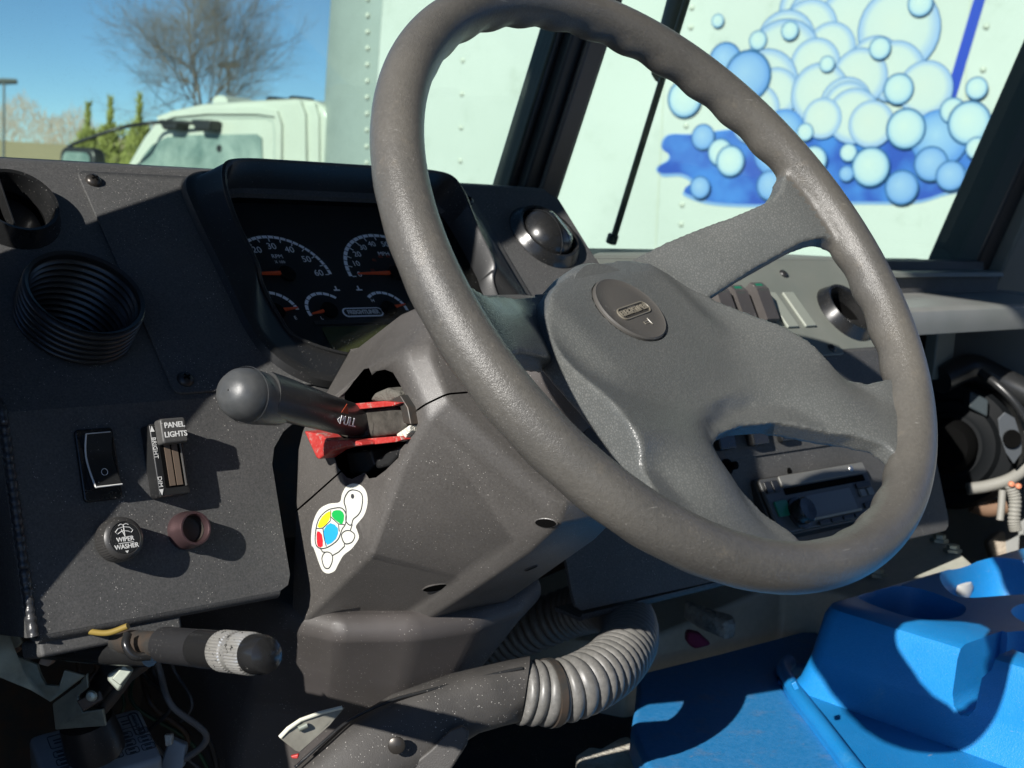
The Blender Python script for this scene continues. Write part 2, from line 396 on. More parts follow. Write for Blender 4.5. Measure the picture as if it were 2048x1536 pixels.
# yellow-green conifers
for k, (x, dep, h, wd, lab) in enumerate(((168,23,2.70,.62,'leftmost slim yellow-green conifer between the hazy tree line and the white cab'),
        (211,24,2.84,.8,'middle yellow-green conifer with a narrow spire next to the mirror arm of the white cab'),
        (268,22.5,2.86,.75,'rightmost yellow-green conifer with a thin spire close to the windscreen of the white cab'))):
    b = ground_at(x, dep); e = empty('conifer', b, lab, 'tree', 'conifers behind the white cab')
    tube('trunk', [b, b+V((0,0,h*.55))], [.07,.03], BARK, e, 6)
    rnd = random.Random(40+k); vs, fs = [], []
    for i in range(3000):
        u = rnd.random()**.8; z = u*h; a = rnd.uniform(0, 6.283)
        if u > .84 and rnd.random() < .72: continue
        rad = wd*1.35*(1-u)*rnd.random()**.6*(.8+.3*math.sin(11*u+k*2)*math.sin(3*a)) if u < .84 else (.003+.16*wd*(1-u))*rnd.random()+.002
        p = b + V((math.cos(a)*rad, math.sin(a)*rad, z))
        d = V((math.cos(a)*.5, math.sin(a)*.5, rnd.uniform(.5,1.3))).normalized()*rnd.uniform(.06,.15); s = (CR*.8+V((rnd.gauss(0,.4),rnd.gauss(0,.4),0))).normalized()*rnd.uniform(.010,.026)
        n = len(vs); vs += [p-s, p+s, p+d]; fs.append([n, n+1, n+2])
    me = bpy.data.meshes.new('crown'); me.from_pydata([tuple(v) for v in vs], [], fs); link('crown', me, NEED, e)
# far hazy wood: one mass of bare trees
rnd = random.Random(5); vs, fs = [], []
for i in range(16000):
    x = rnd.uniform(-700, 900); b = ground_at(x, rnd.uniform(150, 185)); hgt = 3.0+1.6*math.sin(x*.017+.6)+1.1*math.sin(x*.05)+rnd.uniform(-.4,.4)
    z0 = .6 + rnd.random()*max(hgt,1.2)
    p = V((b.x, b.y, z0)); d = V((rnd.gauss(0,.35), rnd.gauss(0,.35), 1)).normalized()*rnd.uniform(.5,1.2); s = CR*rnd.uniform(.02,.06)
    n = len(vs); vs += [p-s, p+s, p+d]; fs.append([n, n+1, n+2])
me = bpy.data.meshes.new('far_wood'); me.from_pydata([tuple(v) for v in vs], [], fs)
fw = link('far_wood', me, TWIG); tag(fw, 'hazy brown line of leafless trees far behind the dry field', 'trees', kind='stuff')
# two yard lamps
for x, y, dep, wpx, lab in ((8,163,60,26,'thin yard lamp pole with flat head at the left edge of the sky'),(458,130,55,22,'yard lamp pole with flat crossbar head in front of the leafless tree')):
    top = atD(x, y, dep); e = empty('yard_lamp', (top.x, top.y, GZ), lab, 'lamp post', 'yard lamps')
    tube('pole', [V((top.x,top.y,GZ)), top], [.07,.05], LAMPM, e, 8)
    a = top - CR*(wpx*dep/FPX); c = top + CR*(wpx*dep/FPX); tube('lamp_head', [a, top, c], [.07,.09,.07], LAMPM, e, 6, flat=1.8)

# ---- the parked box truck
_p1 = atD(690, 300, 10.0); _p2 = atD(1370, 340, 8.45)
tdir = V((_p2.x-_p1.x, _p2.y-_p1.y, 0)).normalized(); tn = V((tdir.y, -tdir.x, 0))       # normal towards us
if tn.dot(_p1) > 0: tn = -tn
FT = frame(_p1, tdir, (0,0,1))
if (FT.to_3x3() @ V((0,0,1))).dot(tn) < 0: raise Exception('frame')
FTi = FT.inverted()
def tl(x, y, off=0.0):
    p = FTi @ at(x, y, tn, _p1 + tn*off); return (p.x, p.y)
ba = tl(745, 300)[0]; bb = ba + 6.2
ztop = 2.6; zb = -1.35
tru = empty('box_truck', (_p1.x, _p1.y, GZ), 'white box truck with riveted side and blue soap print parked outside the windscreen', 'truck')
def skew(pts): return pts
# side lean of the box as seen (it stands a little off level)
LEAN = .031
def T2(x, z): return (x + LEAN*(z), z)
prism('box_side', [T2(ba,zb), T2(bb,zb), T2(bb,ztop), T2(ba,ztop)], FT, -.05, 0, TRUCKW, tru)
prism('box_body', [T2(ba+.02,zb+.02), T2(bb-.02,zb+.02), T2(bb-.02,ztop-.02), T2(ba+.02,ztop-.02)], FT, -2.4, -.052, TRUCKW, tru)
# rounded corner post at the front of the box
pa = tl(650, 300, -.24)[0]; secs = []
for z in (zb, ztop):
    s = []
    for i in range(9):
        t = R_(90*i/8); wx = ba - pa
        s.append(FT @ V((ba - .004 - wx*math.sin(t) + LEAN*z, z, -.24*(1-math.cos(t))-.002)))
    s += [FT @ V((pa + LEAN*z, z, -.5)), FT @ V((ba-.004 + LEAN*z, z, -.5))]
    secs.append(s)
loft('corner_post', secs, POSTG, tru, 30)
# rivets
rv = lathe('rivet', [(.019,0),(.018,.006),(.012,.012),(.0005,.014)], FT, TRUCKC, tru, 8, 60); first = True
rows = []
for i in range(-6, 12): rows.append((735 - .2*i, 31 + i*32.7))
for i in range(-4, 5): rows.append((921 + (321-(121+i*67))*.025, 121 + i*67))
for i in (0,1,5,6,10,11,12): rows.append((1384-.049*i*39.4, 15+i*39.4))
for i in range(0, 6): rows.append((1975-.073*(i*86-54), i*86-33))
for x, y in rows:
    px, pz = tl(x, y)
    if first: r = rv; first = False
    else:
        r = rv.copy(); COL.objects.link(r)
    r.location = FT.to_3x3() @ V((px, pz, .0))
# panel joints
for x in (1322+18, 1955-12):
    a = tl(x, -60); b = tl(x-.052*760, 700)
    prism('panel_joint', [(a[0]-.006,a[1]),(a[0]+.006,a[1]),(b[0]+.006,b[1]),(b[0]-.006,b[1])], FT, 0, .003, TRUCKC, tru)
# -- printed soap picture (flat vinyl): puddle, suds, bubbles and pole
def pmat(name, stops):
    m = bpy.data.materials.new(name); m.use_nodes = True; N, L = m.node_tree.nodes, m.node_tree.links; p = N['Principled BSDF']; p.inputs['Roughness'].default_value = .3
    tc = N.new('ShaderNodeTexCoord'); nz = N.new('ShaderNodeTexNoise'); nz.inputs['Scale'].default_value = 5; L.new(tc.outputs['Object'], nz.inputs[0])
    cr = N.new('ShaderNodeValToRGB'); cr.color_ramp.elements[0].color = (*stops[0],1); cr.color_ramp.elements[0].position = .38
    cr.color_ramp.elements[1].color = (*stops[1],1); cr.color_ramp.elements[1].position = .62; L.new(nz.outputs[0], cr.inputs[0]); L.new(cr.outputs[0], p.inputs['Base Color']); return m
def radial(name, c0, c1, c2):
    """vinyl print shaded from the middle of each disc (Generated coordinates of a flat disc)"""
    m = bpy.data.materials.new(name); m.use_nodes = True; N, L = m.node_tree.nodes, m.node_tree.links; p = N['Principled BSDF']; p.inputs['Roughness'].default_value = .3
    at_ = N.new('ShaderNodeAttribute'); at_.attribute_name = 'ring'; cr = N.new('ShaderNodeValToRGB'); el = cr.color_ramp.elements
    el[0].position = 0; el[0].color = (*c0,1); el[1].position = 1; el[1].color = (*c2,1); e = el.new(.72); e.color = (*c1,1)
    L.new(at_.outputs['Fac'], cr.inputs[0]); L.new(cr.outputs[0], p.inputs['Base Color']); return m
PUD = pmat('puddle_blue', ((.022,.065,.36),(.05,.17,.52)))
PUDL = mat('puddle_edge', (.18,.30,.55), .3)
PUDD = mat('print_navy', (.02,.05,.40), .3)
LINE = mat('print_outline', (.02,.09,.22), .35)
BUB = radial('bubble_print_shade', (.47,.53,.53), (.40,.49,.55), (.20,.34,.54))
BUBB = radial('bubble_blue_shade', (.26,.38,.57), (.18,.31,.56), (.10,.22,.52))
FOAM = radial('suds_shade', (.49,.51,.50), (.46,.50,.51), (.22,.33,.58))
FOAMB = radial('suds_blue_shade', (.28,.41,.58), (.16,.30,.57), (.07,.19,.52))
def zx(p): return tl(1248+p[0]/2.56, p[1]/2.56)
def smooth2(pts, n=5):
    P = [V((p[0],p[1],0)) for p in pts]; m = len(P); out = []
    for i in range(m):
        a,b,c,d = P[i-1],P[i],P[(i+1)%m],P[(i+2)%m]
        for k in range(n):
            t = k/n; q = 0.5*((2*b)+(c-a)*t+(2*a-5*b+4*c-d)*t*t+(3*b-a-3*c+d)*t**3); out.append((q.x,q.y))
    return out
pud = [(190,740),(205,705),(245,685),(360,685),(560,660),(900,640),(1300,640),(1640,660),(1860,675),(2120,700),(2260,800),(2200,960),(2000,1010),(1845,1000),(1750,985),(1650,1000),(1480,1045),(1170,1048),(700,1062),(450,1050),(325,1012),(302,985),(345,940),(290,905),(200,905),(165,870),(180,845),(222,820),(228,790),(197,765)]
pe = smooth2([zx(p) for p in pud])
prism('puddle_print', pe, FT, 0, .0030, PUDL, tru)
cxm = sum(p[0] for p in pe)/len(pe)
inn = smooth2([zx((p[0]+(8 if p[0]<1000 else 0), p[1]-(16 if p[1]>900 else -4))) for p in pud])
prism('puddle_print', inn, FT, 0, .0045, PUD, tru)
def disc(name, c, r, lay, fillm, ol=.12, sx=1.0, parent=tru):
    """flat vinyl disc: outline ring and shaded fill"""
    vs, fs, mi, rg = [], [], [], []; seg = 28
    for k, (q, v) in enumerate(((1.,1.),(1-ol,1.),(1-ol,1.),(.6,.6),(.25,.25))):
        for i in range(seg):
            t = 2*math.pi*i/seg; ox = -.18*r*(1-q) if k > 2 else 0
            vs.append(FT @ V((c[0]+r*q*sx*math.cos(t)+ox, c[1]+r*q*math.sin(t)-ox, lay))); rg.append(v)
    vs.append(FT @ V((c[0]-.13*r, c[1]+.13*r, lay))); rg.append(0.)
    for i in range(seg):
        j = (i+1) % seg; fs.append([i, j, seg+j, seg+i]); mi.append(0)
        for k in (2,3): fs.append([k*seg+i, k*seg+j, (k+1)*seg+j, (k+1)*seg+i]); mi.append(1)
        fs.append([4*seg+i, 4*seg+j, 5*seg]); mi.append(1)
    me = bpy.data.meshes.new(name); me.from_pydata([tuple(v) for v in vs], [], fs)
    o = link(name, me, [LINE, fillm], parent)
    for p, i in zip(me.polygons, mi): p.material_index = i
    a = me.attributes.new('ring', 'FLOAT', 'POINT'); a.data.foreach_set('value', rg)
    return o
ps = (tl(1300,100)[0]-tl(1200,100)[0])/100*1/2.56*.98          # metres per zoomed pixel
# pole
a, b = zx((1838,-60)), zx((1628,650)); prism('pole_print', [(a[0]-.03,a[1]),(a[0]+.03,a[1]),(b[0]+.03,b[1]),(b[0]-.03,b[1])], FT, 0, .0055, PUDD, tru)
# heap of suds: overlapping puffs, no figure
rnd = random.Random(12); lay = .006
heap = []
for i in range(30):
    t = i/29; yy = 60 + 700*t; half = 300 + 250*t
    xx = 1130 + rnd.uniform(-half, half)*(1 if t > .15 else .75); heap.append((xx, yy + rnd.uniform(-30,30), rnd.uniform(120,200)*(1-.45*t)))
heap.sort(key=lambda h: h[1])
for i, (x, y, r) in enumerate(heap):
    c = zx((x, y)); lay += .0004
    disc('suds_print', c, r*ps, lay, FOAMB if y > 640 else FOAM, .022)
for x, y, r, bl in ((487,108,30,0),(693,208,42,0),(318,505,85,0),(525,310,78,1),(640,390,110,1),(412,702,57,1),(500,780,60,0),(552,825,68,0),(935,677,38,0),(1413,457,63,0),(1450,660,82,0),(1157,782,38,0),(1270,855,82,0),
        (1147,890,33,1),(1525,20,52,0),(1813,453,44,0),(1690,568,52,0),(1775,630,86,0),(1813,760,44,0),(1800,898,40,1),(980,820,60,0),(1580,840,70,1),(1680,900,60,1),(1430,960,70,1),(760,950,65,1),(400,960,50,1),(1320,250,46,0),(1050,330,34,0),(860,160,40,0)):
    lay += .0004; disc('bubble_print', zx((x, y)), r*ps, lay, BUBB if bl else BUB, .09)
# -- cab of the truck
cabm = .12
tc = lambda x, y: tl(x, y, -.10)
cp = [tc(*p) for p in ((250,332),(285,272),(313,238),(340,220),(398,207),(480,201),(585,196),(624,200),(648,214),(658,236),(660,700),(236,700))]
cab = prism('cab_body', cp, FT, -2.1, -.10, TRUCKC, tru, .05, 3)
win = [tc(*p) for p in ((273,340),(288,312),(306,290),(335,274),(380,270),(515,268),(525,276),(527,345))]
prism('cab_window', win, FT, -.099, -.088, CABGL, tru, .004)
# A-pillar rib, roof gutter, door joint and rear moulding
def strip(name, pts, wd, h0, h1, m, par=tru):
    P = [tl(*p, -.10) for p in pts]; L_, R2 = [], []
    for i, p in enumerate(P):
        a = V(P[max(i-1,0)]); b = V(P[min(i+1,len(P)-1)]); t = (b-a).normalized(); nn = V((-t.y, t.x))*wd/2
        L_.append((p[0]+nn.x, p[1]+nn.y)); R2.append((p[0]-nn.x, p[1]-nn.y))
    return prism(name, L_+R2[::-1], FT, h0, h1, m, par, .004)
strip('roof_gutter', [(320,240),(352,228),(420,222),(520,222),(556,228),(562,250),(562,340)], .05, -.10, -.072, TRUCKC)
strip('door_joint', [(549,232),(556,246),(556,340)], .012, -.10, -.096, TRIM)
strip('door_joint', [(345,240),(430,236),(530,236),(546,243),(549,262),(549,340)], .010, -.10, -.096, POSTG)
strip('rear_moulding', [(600,205),(610,230),(612,340)], .05, -.10, -.07, TRUCKC)
strip('rear_moulding', [(628,210),(636,235),(637,340)], .05, -.10, -.075, TRUCKC)
for k in ((585,199),(540,200)): 
    q = tl(*k, -.3); prism('roof_marker', circle(q[0], q[1], .05, 10, .03), FT, -.5, -.3, TRIM, tru)
q = tl(440,203,-.6); prism('roof_marker', circle(q[0], q[1], .09, 14, .05), FT, -.9, -.6, TRUCKC, tru)
# mirror arm and mirror
arm = [FT @ V((*tl(x, y, d), d)) for x, y, d in ((425,250,-.06),(350,244,.02),(300,246,.05),(240,256,.25),(180,276,.35),(140,292,.4),(128,312,.4))]
tube('mirror_arm', spline(arm, 4), .015, TRIM, tru, 8)
for x0, x1, y0, y1 in ((330,370,240,262),(395,436,240,264)):
    a, c = tl(x0,y0,-.05), tl(x1,y1,-.05); prism('mirror_bracket', [(a[0],a[1]),(c[0],a[1]),(c[0]-.02,c[1]),(a[0]+.06,c[1])], FT, -.10, .03, TRIM, tru, .02)
m0, m1 = tl(118,292,.5), tl(188,345,.5); prism('mirror_head', rrect(m0[0], m1[0], m1[1]-.2, m0[1], .08), FT, .38, .5, TRIM, tru, .03)
prism('mirror_glass', rrect(m0[0]+.05, m1[0]-.05, m1[1]-.2, m0[1]-.04, .06), FT, .5, .504, CABGL, tru)
q = tl(438,297,-.085); prism('window_sticker', circle(q[0], q[1], .03, 10), FT, -.088, -.085, TRIM, tru)
# wheels and chassis so the truck stands on the yard
prism('chassis', [(ba-2.2, GZ-_p1.z+.45),(bb, GZ-_p1.z+.45),(bb, zb),(ba-2.2, zb)], FT, -1.6, -.7, TRIM, tru)
for wx in (ba-.9, ba+4.6):
    Mw = at_frame(FT, wx, GZ-_p1.z+.48, -.40) 
    lathe('wheel', [(.01,.12),(.2,.12),(.26,.16),(.45,.16),(.48,.12),(.48,-.12),(.3,-.16),(.01,-.16)], Mw, TRIM, tru, 28)
# ================================================================== THE CAB SHELL
XL, XR, XC = .30, 1.96, 1.13
van = empty('delivery_van', (XC, .2, GZ), 'delivery van cab shell with a split windscreen and dark posts around the dash', 'van')
FZ = -1.12
raw('floor', [(XL,-1,FZ),(XR,-1,FZ),(XR,1.45,FZ),(XL,1.45,FZ),(XL,-1,FZ-.04),(XR,-1,FZ-.04),(XR,1.45,FZ-.04),(XL,1.45,FZ-.04)], [[0,1,2,3],[7,6,5,4],[0,4,5,1],[1,5,6,2],[2,6,7,3],[3,7,4,0]], MATF, van)
def wbox(name, x0, x1, y0, y1, z0, z1, m, par=van, bev=0):
    return box(name, I4, ((x0+x1)/2,(y0+y1)/2,(z0+z1)/2), (x1-x0,y1-y0,z1-z0), m, par, bev)
wbox('roof', XL-.04, XR+.04, -1.0, 1.0, .80, .84, VANIN)
wbox('rear_bulkhead', XL, XR, -1.04, -1.0, FZ, .80, mat('bulkhead_white', (.62,.62,.60), .5))  # out of view; kept white to bounce light onto the gauges
wbox('right_wall', XR+.002, XR+.04, -1.0, 1.2, FZ, -.12, VANIN)
wbox('right_wall_header', XR+.002, XR+.04, -1.0, .95, .62, .80, VANIN)
wbox('right_door_post', XR+.002, XR+.04, .70, .85, -.12, .62, PILL)
wbox('firewall', XL, XR, 1.25, 1.28, FZ, -.12, STEELD)
wbox('kick_panel', XL-.035, XL, .91, 1.25, FZ, -.20, VANIN)
wbox('front_door_post', XL-.035, XL, .785, .907, FZ, .80, PILL, bev=.006)
wbox('door_header', XL-.035, XL, -1.0, .784, .68, .80, VANIN)
wbox('rear_door_post', XL-.035, XL, -1.0, -.72, FZ, .68, VANIN)
# split windscreen: two raked flat panes meeting at the centre post
LEANW = R_(20); ZB = -.08
DB = V((XC, 1.198, ZB)); RB = V((XR, 1.198-(XR-XC)*.1444, ZB)); LB = V((XL, 1.198-(XC-XL)*.1444, ZB))
def pane(a, b, name):
    e = (b-a).normalized(); inw = V((e.y,-e.x,0)); inw = inw if inw.y < 0 else -inw
    up = V((0,0,1))*math.cos(LEANW) + inw*math.sin(LEANW); n = e.cross(up); th = n.normalized()*.003
    H = .92; c = [a, b, b+up*H, a+up*H]
    return raw(name, [p-th for p in c]+[p+th for p in c], [[0,1,2,3],[7,6,5,4],[0,4,5,1],[1,5,6,2],[2,6,7,3],[3,7,4,0]], WSGLASS, van), up
_, upR = pane(DB, RB, 'windscreen_pane'); _, upL = pane(LB, DB, 'windscreen_pane')
upC = V((0,-math.sin(LEANW),math.cos(LEANW)))
FP = frame(DB, (1,0,0), upC)                    # centre post: x across, y up, z rearwards
prism('centre_post', [(-.030,-.1),(-.030,.95),(.030,.95),(.030,-.1)], FP, -.02, .022, PILL, van, .004)
prism('post_cover', [(-.012,-.1),(-.012,.95),(.018,.95),(.018,-.1)], FP, .0225, .031, PILLM, van, .004)
prism('rubber_seal', [(.030,-.1),(.030,.95),(.043,.95),(.043,-.1)], FP, -.018, .010, RUB, van, .004)
prism('rubber_seal', [(-.043,-.1),(-.043,.95),(-.030,.95),(-.030,-.1)], FP, -.018, .010, RUB, van, .004)
FR = frame(RB, (1,0,0), upR)
prism('right_post', [(-.012,-.25),(-.012,.95),(.035,.95),(.035,-.25)], FR, -.05, .03, PILL, van, .006)
prism('right_post_cover', [(.035,-.25),(.035,.95),(.26,.95),(.26,-.25)], FR, -.06, .05, GREY, van, .006)
FLp = frame(LB, (1,0,0), upL)
prism('left_post', [(-.03,-.05),(-.03,.95),(.012,.95),(.012,-.05)], FLp, -.05, .02, PILL, van, .006)
wbox('windscreen_header', XL, XR, .80, .98, .74, .82, PILL)
# sill below the right pane
def sill(a, b, name, m, dz0, dz1, dy0, dy1):
    e = (b-a).normalized(); f = V((e.y,-e.x,0)); f = f if f.y < 0 else -f
    F = frame(a, e, V((0,0,1))); L = (b-a).length
    return prism(name, [(0,dz0),(L,dz0),(L,dz1),(0,dz1)], F, dy0, dy1, m, van, .004)
sill(DB, RB, 'windscreen_sill', SILL, -.028, -.004, -.03, .035)
sill(LB, DB, 'windscreen_sill', SILL, -.06, -.03, -.03, .035)
_e = (RB-DB).normalized()
for i, x in enumerate((1050/1.,1215,1520,1560)):
    q = at(x if i != 0 else 1218, 495 if i < 2 else 500, (0,0,1), (0,0,ZB-.003))
for t in (.17, .33, .52, .70):
    q = DB + _e*((RB-DB).length*t) + V((0,-.02,-.003)); lathe('sill_screw', [(.007,0),(.006,.0025),(.0005,.004)], Matrix.Translation(q), SCREW, van, 12)
# cowl outside, below the panes
raw('cowl', [(XL,1.06,-.13),(XC,1.2,-.13),(XR,1.06,-.13),(XR,1.5,-.3),(XL,1.5,-.3)], [[0,1,2,3,4]], TRUCKC, van)
# wiper outside the right pane
wip = empty('wiper', DB+V((.15,0,0)), 'black wiper arm and blade parked upright on the right windscreen pane', 'wiper')
nR = (RB-DB).normalized().cross(upR).normalized(); nR = nR if nR.y < 0 else -nR     # towards driver
def wp(x, y, off): return at(x, y, nR, DB - nR*off)
tube('blade', [wp(1226,480,.02), wp(1262,362,.022), wp(1300,238,.022), wp(1345,92,.02), wp(1392,-60,.018)], .0042, RUB, wip, 8, up=nR)
tube('wiper_arm', [wp(1316,150,.04), wp(1350,45,.045), wp(1385,-60,.05)], .0085, TRIM, wip, 8, up=nR)
tube('wiper_arm', [wp(1335,60,.04), wp(1362,-40,.045)], .014, TRIM, wip, 8, up=nR, flat=.5)
tube('blade_clip', [wp(1312,152,.03), wp(1330,140,.03)], .010, TRIM, wip, 8)
tube('blade_end', [wp(1222,486,.02), wp(1227,470,.02)], .007, TRIM, wip, 8)
# ================================================================== DASHBOARD
dash = empty('dashboard', (XC, .95, -.3), 'black speckled sheet metal dashboard with bolted panels and a welded left edge', 'dashboard')
UPM = .2225
up_poly = [(.372,.0),(.372,UPM),(.998,UPM),(1.009,.213),(1.008,.134),(1.452,.134),(1.452,.0)]
fu = prism('upper_fascia', up_poly, FU, -.003, 0, DASH, dash)
def cyl_cutter(M, x, y, r, h0, h1, n=40):
    return prism('cutter', circle(x, y, r, n), M, h0, h1, None)
VENTL = (.430,.173); VENTR = (.955,.160); VENT3 = (1.362,.052); HOSE = (.443,.073)
clus_poly = rrect(.60,.85,.03,.20,.03)
cut(fu, [cyl_cutter(FU, *VENTL, .0262, -.02, .02), cyl_cutter(FU, *VENTR, .030, -.02, .02), cyl_cutter(FU, *VENT3, .030, -.02, .02), cyl_cutter(FU, *HOSE, .0375, -.02, .02),
         prism('cutter', clus_poly, FU, -.02, .02, None)])
lo_poly = [(.369,.0),(.369,-.139),(.372,-.142),(.552,-.142),(.559,-.139),(.562,-.132),(.562,-.052),(.566,-.040),(.576,-.029),(.592,-.020),(.64,-.014),(.80,-.014),(.825,-.020),(.836,-.040),
           (.8365,-.19),(.838,-.2),(.845,-.205),(1.438,-.213),(1.446,-.209),(1.450,-.2),(1.452,.0)]
fl = prism('lower_fascia', lo_poly, FL, -.003, 0, DASH, dash)
RADIO = (1.198, -.152)
# rounded top lip turning into the ledge under the windscreen
def prof_x(name, prof, x0, x1, m, par, th=.003, smooth=35):
    """sheet metal profile (Y,Z) run along X with thickness"""
    P = [V((0,a,b)) for a, b in prof]; secs = []
    outs = []
    for i, p in enumerate(P):
        a = P[max(i-1,0)]; b = P[min(i+1,len(P)-1)]; t = (b-a).normalized(); n = V((0,-t.z,t.y)); outs.append(p - n*th)
    loop = P + outs[::-1]
    return loft(name, [[V((x,q.y,q.z)) for q in loop] for x in (x0, x1)], m, par, smooth)
ut = FU @ V((0,UPM,0))
arc = [(ut.y, ut.z)]
for k in range(1,6):
    a = LU + (math.pi/2-LU)*k/5; prev = arc[-1]; arc.append((prev[0]+.0022*math.sin(a), prev[1]+.0022*math.cos(a)))
ledge = arc + [(1.10, arc[-1][1]+.0005), (1.16, -.03)]
prof_x('top_ledge', ledge, .372, .999, DASH, dash)
lt = FU @ V((0,.134,0))
prof_x('top_ledge', [(lt.y,lt.z),(lt.y+.004,lt.z+.0025),(lt.y+.012,lt.z+.003),(1.16,lt.z-.004)], 1.0085, 1.452, GREY, dash)
# turned flanges along the lower edges
def flange(x0, x1, v, ln, name='lower_flange'):
    p = FL @ V((0,v,0)); pr = [(p.y,p.z)]; a0 = math.atan2(-math.cos(LL), -math.sin(LL))
    for k in range(1,7):
        a = a0 + (R_(95))*k/6; pr.append((pr[-1][0]+.0017*math.cos(a), pr[-1][1]+.0017*math.sin(a)))
    pr.append((pr[-1][0]+ln, pr[-1][1]+ln*.05)); return prof_x(name, pr, x0, x1, DASH, dash, -.003)
flange(.374, .552, -.1415, .02); flange(.846, 1.438, -.2085, .03)
box('flange_tab', FL, (.425,-.150,-.020), (.10,.012,.03), DASH, dash, .003)
# left side sheet and its weld bead
side = [FU @ V((0,UPM,0)), FU @ V((0,0,0)), FL @ V((0,-.142,0))]
sp = [(p.y,p.z) for p in side]+[(.92,-.325),(1.15,-.25),(1.15,-.02)]
raw('side_sheet', [V((.3685,a,b)) for a,b in sp]+[V((.3655,a,b)) for a,b in sp], [list(range(6)),list(range(6,12))[::-1]]+[[i,(i+1)%6,6+(i+1)%6,6+i] for i in range(6)], PLATE, dash)
wpts, wr = [], []
for i in range(120):
    v = .02 - .162*i/119; p = (FL if v < 0 else FU) @ V((.3695, v, .0005)); wpts.append(p); wr.append(.0026+.0011*abs(math.sin(i*.75))+random.uniform(-.0003,.0003))
WELD = mat('weld_bead_paint', (.035,.036,.038), .33, bump=(700,.3,.0008), wear=(300,(.25,.26,.26),.62,.72))
tube('weld_bead', wpts, wr, WELD, dash, 8)
# bolted plate that carries the instrument cluster
pl = prism('cluster_plate', rrect(.493,.889,.004,.2165,.006), FU, .0002, .0022, PLATE, dash, .0006, 2)
cut(pl, [prism('cutter', clus_poly, FU, -.02, .02, None)], 30)
def screw(M, x, y, h, r, par, m=SCREW, cross=True):
    L = at_frame(M, x, y, h); s = lathe('screw', [(r,0),(r*.98,r*.22),(r*.75,r*.5),(r*.4,r*.64),(.0003,r*.68)], L, m, par, 20)
    if cross:
        for a in (.4, .4+math.pi/2):
            box('screw_slot', rotz(L, a), (0,0,r*.66), (r*.9,r*.2,r*.12), VOID, s)
    return s
screw(FU, .503, .206, .0022, .0062, dash); screw(FU, .505, .015, .0022, .0062, dash, BLK); screw(FU, .880, .203, .0022, .0058, dash, BLK)

# ---- right shelf and ledges
shelf = empty('dash_shelf', (1.7, .95, -.14), 'grey metal parcel shelf with a bright rolled front edge right of the steering wheel', 'shelf')
pr = [(.905,-.157),(.8955,-.155),(.895,-.150),(.895,-.136),(.8965,-.131),(.901,-.128),(.91,-.127),(1.02,-.1235)]
prof_x('shelf_top', pr, 1.456, XR, SHELF, shelf, -.003)
prof_x('shelf_riser', [(1.02,-.128),(1.021,-.0985)], 1.456, XR, DASH, shelf, -.003)
prof_x('shelf_ledge', [(1.012,-.0985),(1.013,-.0945),(1.018,-.0935),(1.05,-.094),(1.052,-.0885),(1.16,-.086)], 1.456, XR, GREY, shelf, -.003)
prof_x('defrost_rail', [(1.045,-.092),(1.046,-.0815),(1.06,-.080)], 1.456, XR, DASH, shelf, -.003)
box('shelf_bracket', I4, (1.78,1.0,-.20), (.05,.02,.08), GREY, shelf, .004)

# ---- round air vents
def vent_ring(M, x, y, par, r=.036, h=.012):
    L = at_frame(M, x, y, 0)
    lathe('bezel_ring', [(r*.80,-.004),(r*.80,h*.6),(r*.84,h*.95),(r*.92,h),(r,h*.55),(r*1.08,.002),(r*1.1,.0)], L, BLKG, par, 48)
    lathe('vent_barrel', [(r*.82,h*.4),(r*.80,-.03),(r*.6,-.045),(.0005,-.047)], L, VOID, par, 40)
    return L
v1 = empty('air_vent', FU @ V((*VENTL,0)), 'round black air vent with an upright blade at the left end of the dashboard', 'air vent', 'dashboard air vents')
L = vent_ring(FU, *VENTL, v1, .032, .014)
box('blade', rotz(L, R_(-3)), (-.008,0,.004), (.0016,.048,.018), BLKG, v1, .0006)
hd = [(.0245*math.cos(R_(t)), .0245*math.sin(R_(t))) for t in range(-80,81,8)]
prism('half_flap', hd, rotz(L, R_(0)), -.012, -.0105, BLK, v1)
v2 = empty('air_vent', FU @ V((*VENTR,0)), 'round black air vent with its glossy ball turned shut near the windscreen post', 'air vent', 'dashboard air vents')
L = vent_ring(FU, *VENTR, v2, .036, .010)
bl = []
secs = []
for i in range(17):
    t = -math.pi/2 + math.pi*i/16; s = []
    for j in range(25):
        a = math.pi*j/24; x = math.cos(t)*math.cos(a)*.0285; z = math.cos(t)*math.sin(a)*.0265; y = math.sin(t)*.0285
        z = min(z, .0265 - .55*max(0, x)) if x > 0 else z
        s.append(rotz(L, R_(8)) @ V((x, y, z-.001)))
    secs.append(s)
loft('ball', secs, BLKG, v2, 22, False, False)
prof = [(.0003,.0268),(.0,.0268)]
tube('ball_ridge', [rotz(L,R_(8)) @ V((-.006, math.sin(t)*.0282, math.cos(t)*.0262)) for t in [R_(d) for d in range(-80,81,8)]], .0004, BLK, v2, 6)
v3 = empty('air_vent', FU @ V((*VENT3,0)), 'round black air vent standing open on the grey switch panel behind the steering wheel', 'air vent', 'dashboard air vents')
L = vent_ring(FU, *VENT3, v3, .036, .014)
prism('half_flap', [(-.03*math.cos(R_(t)), -.03*math.sin(R_(t))) for t in range(10,171,8)], L, -.006, -.004, BLK, v3)

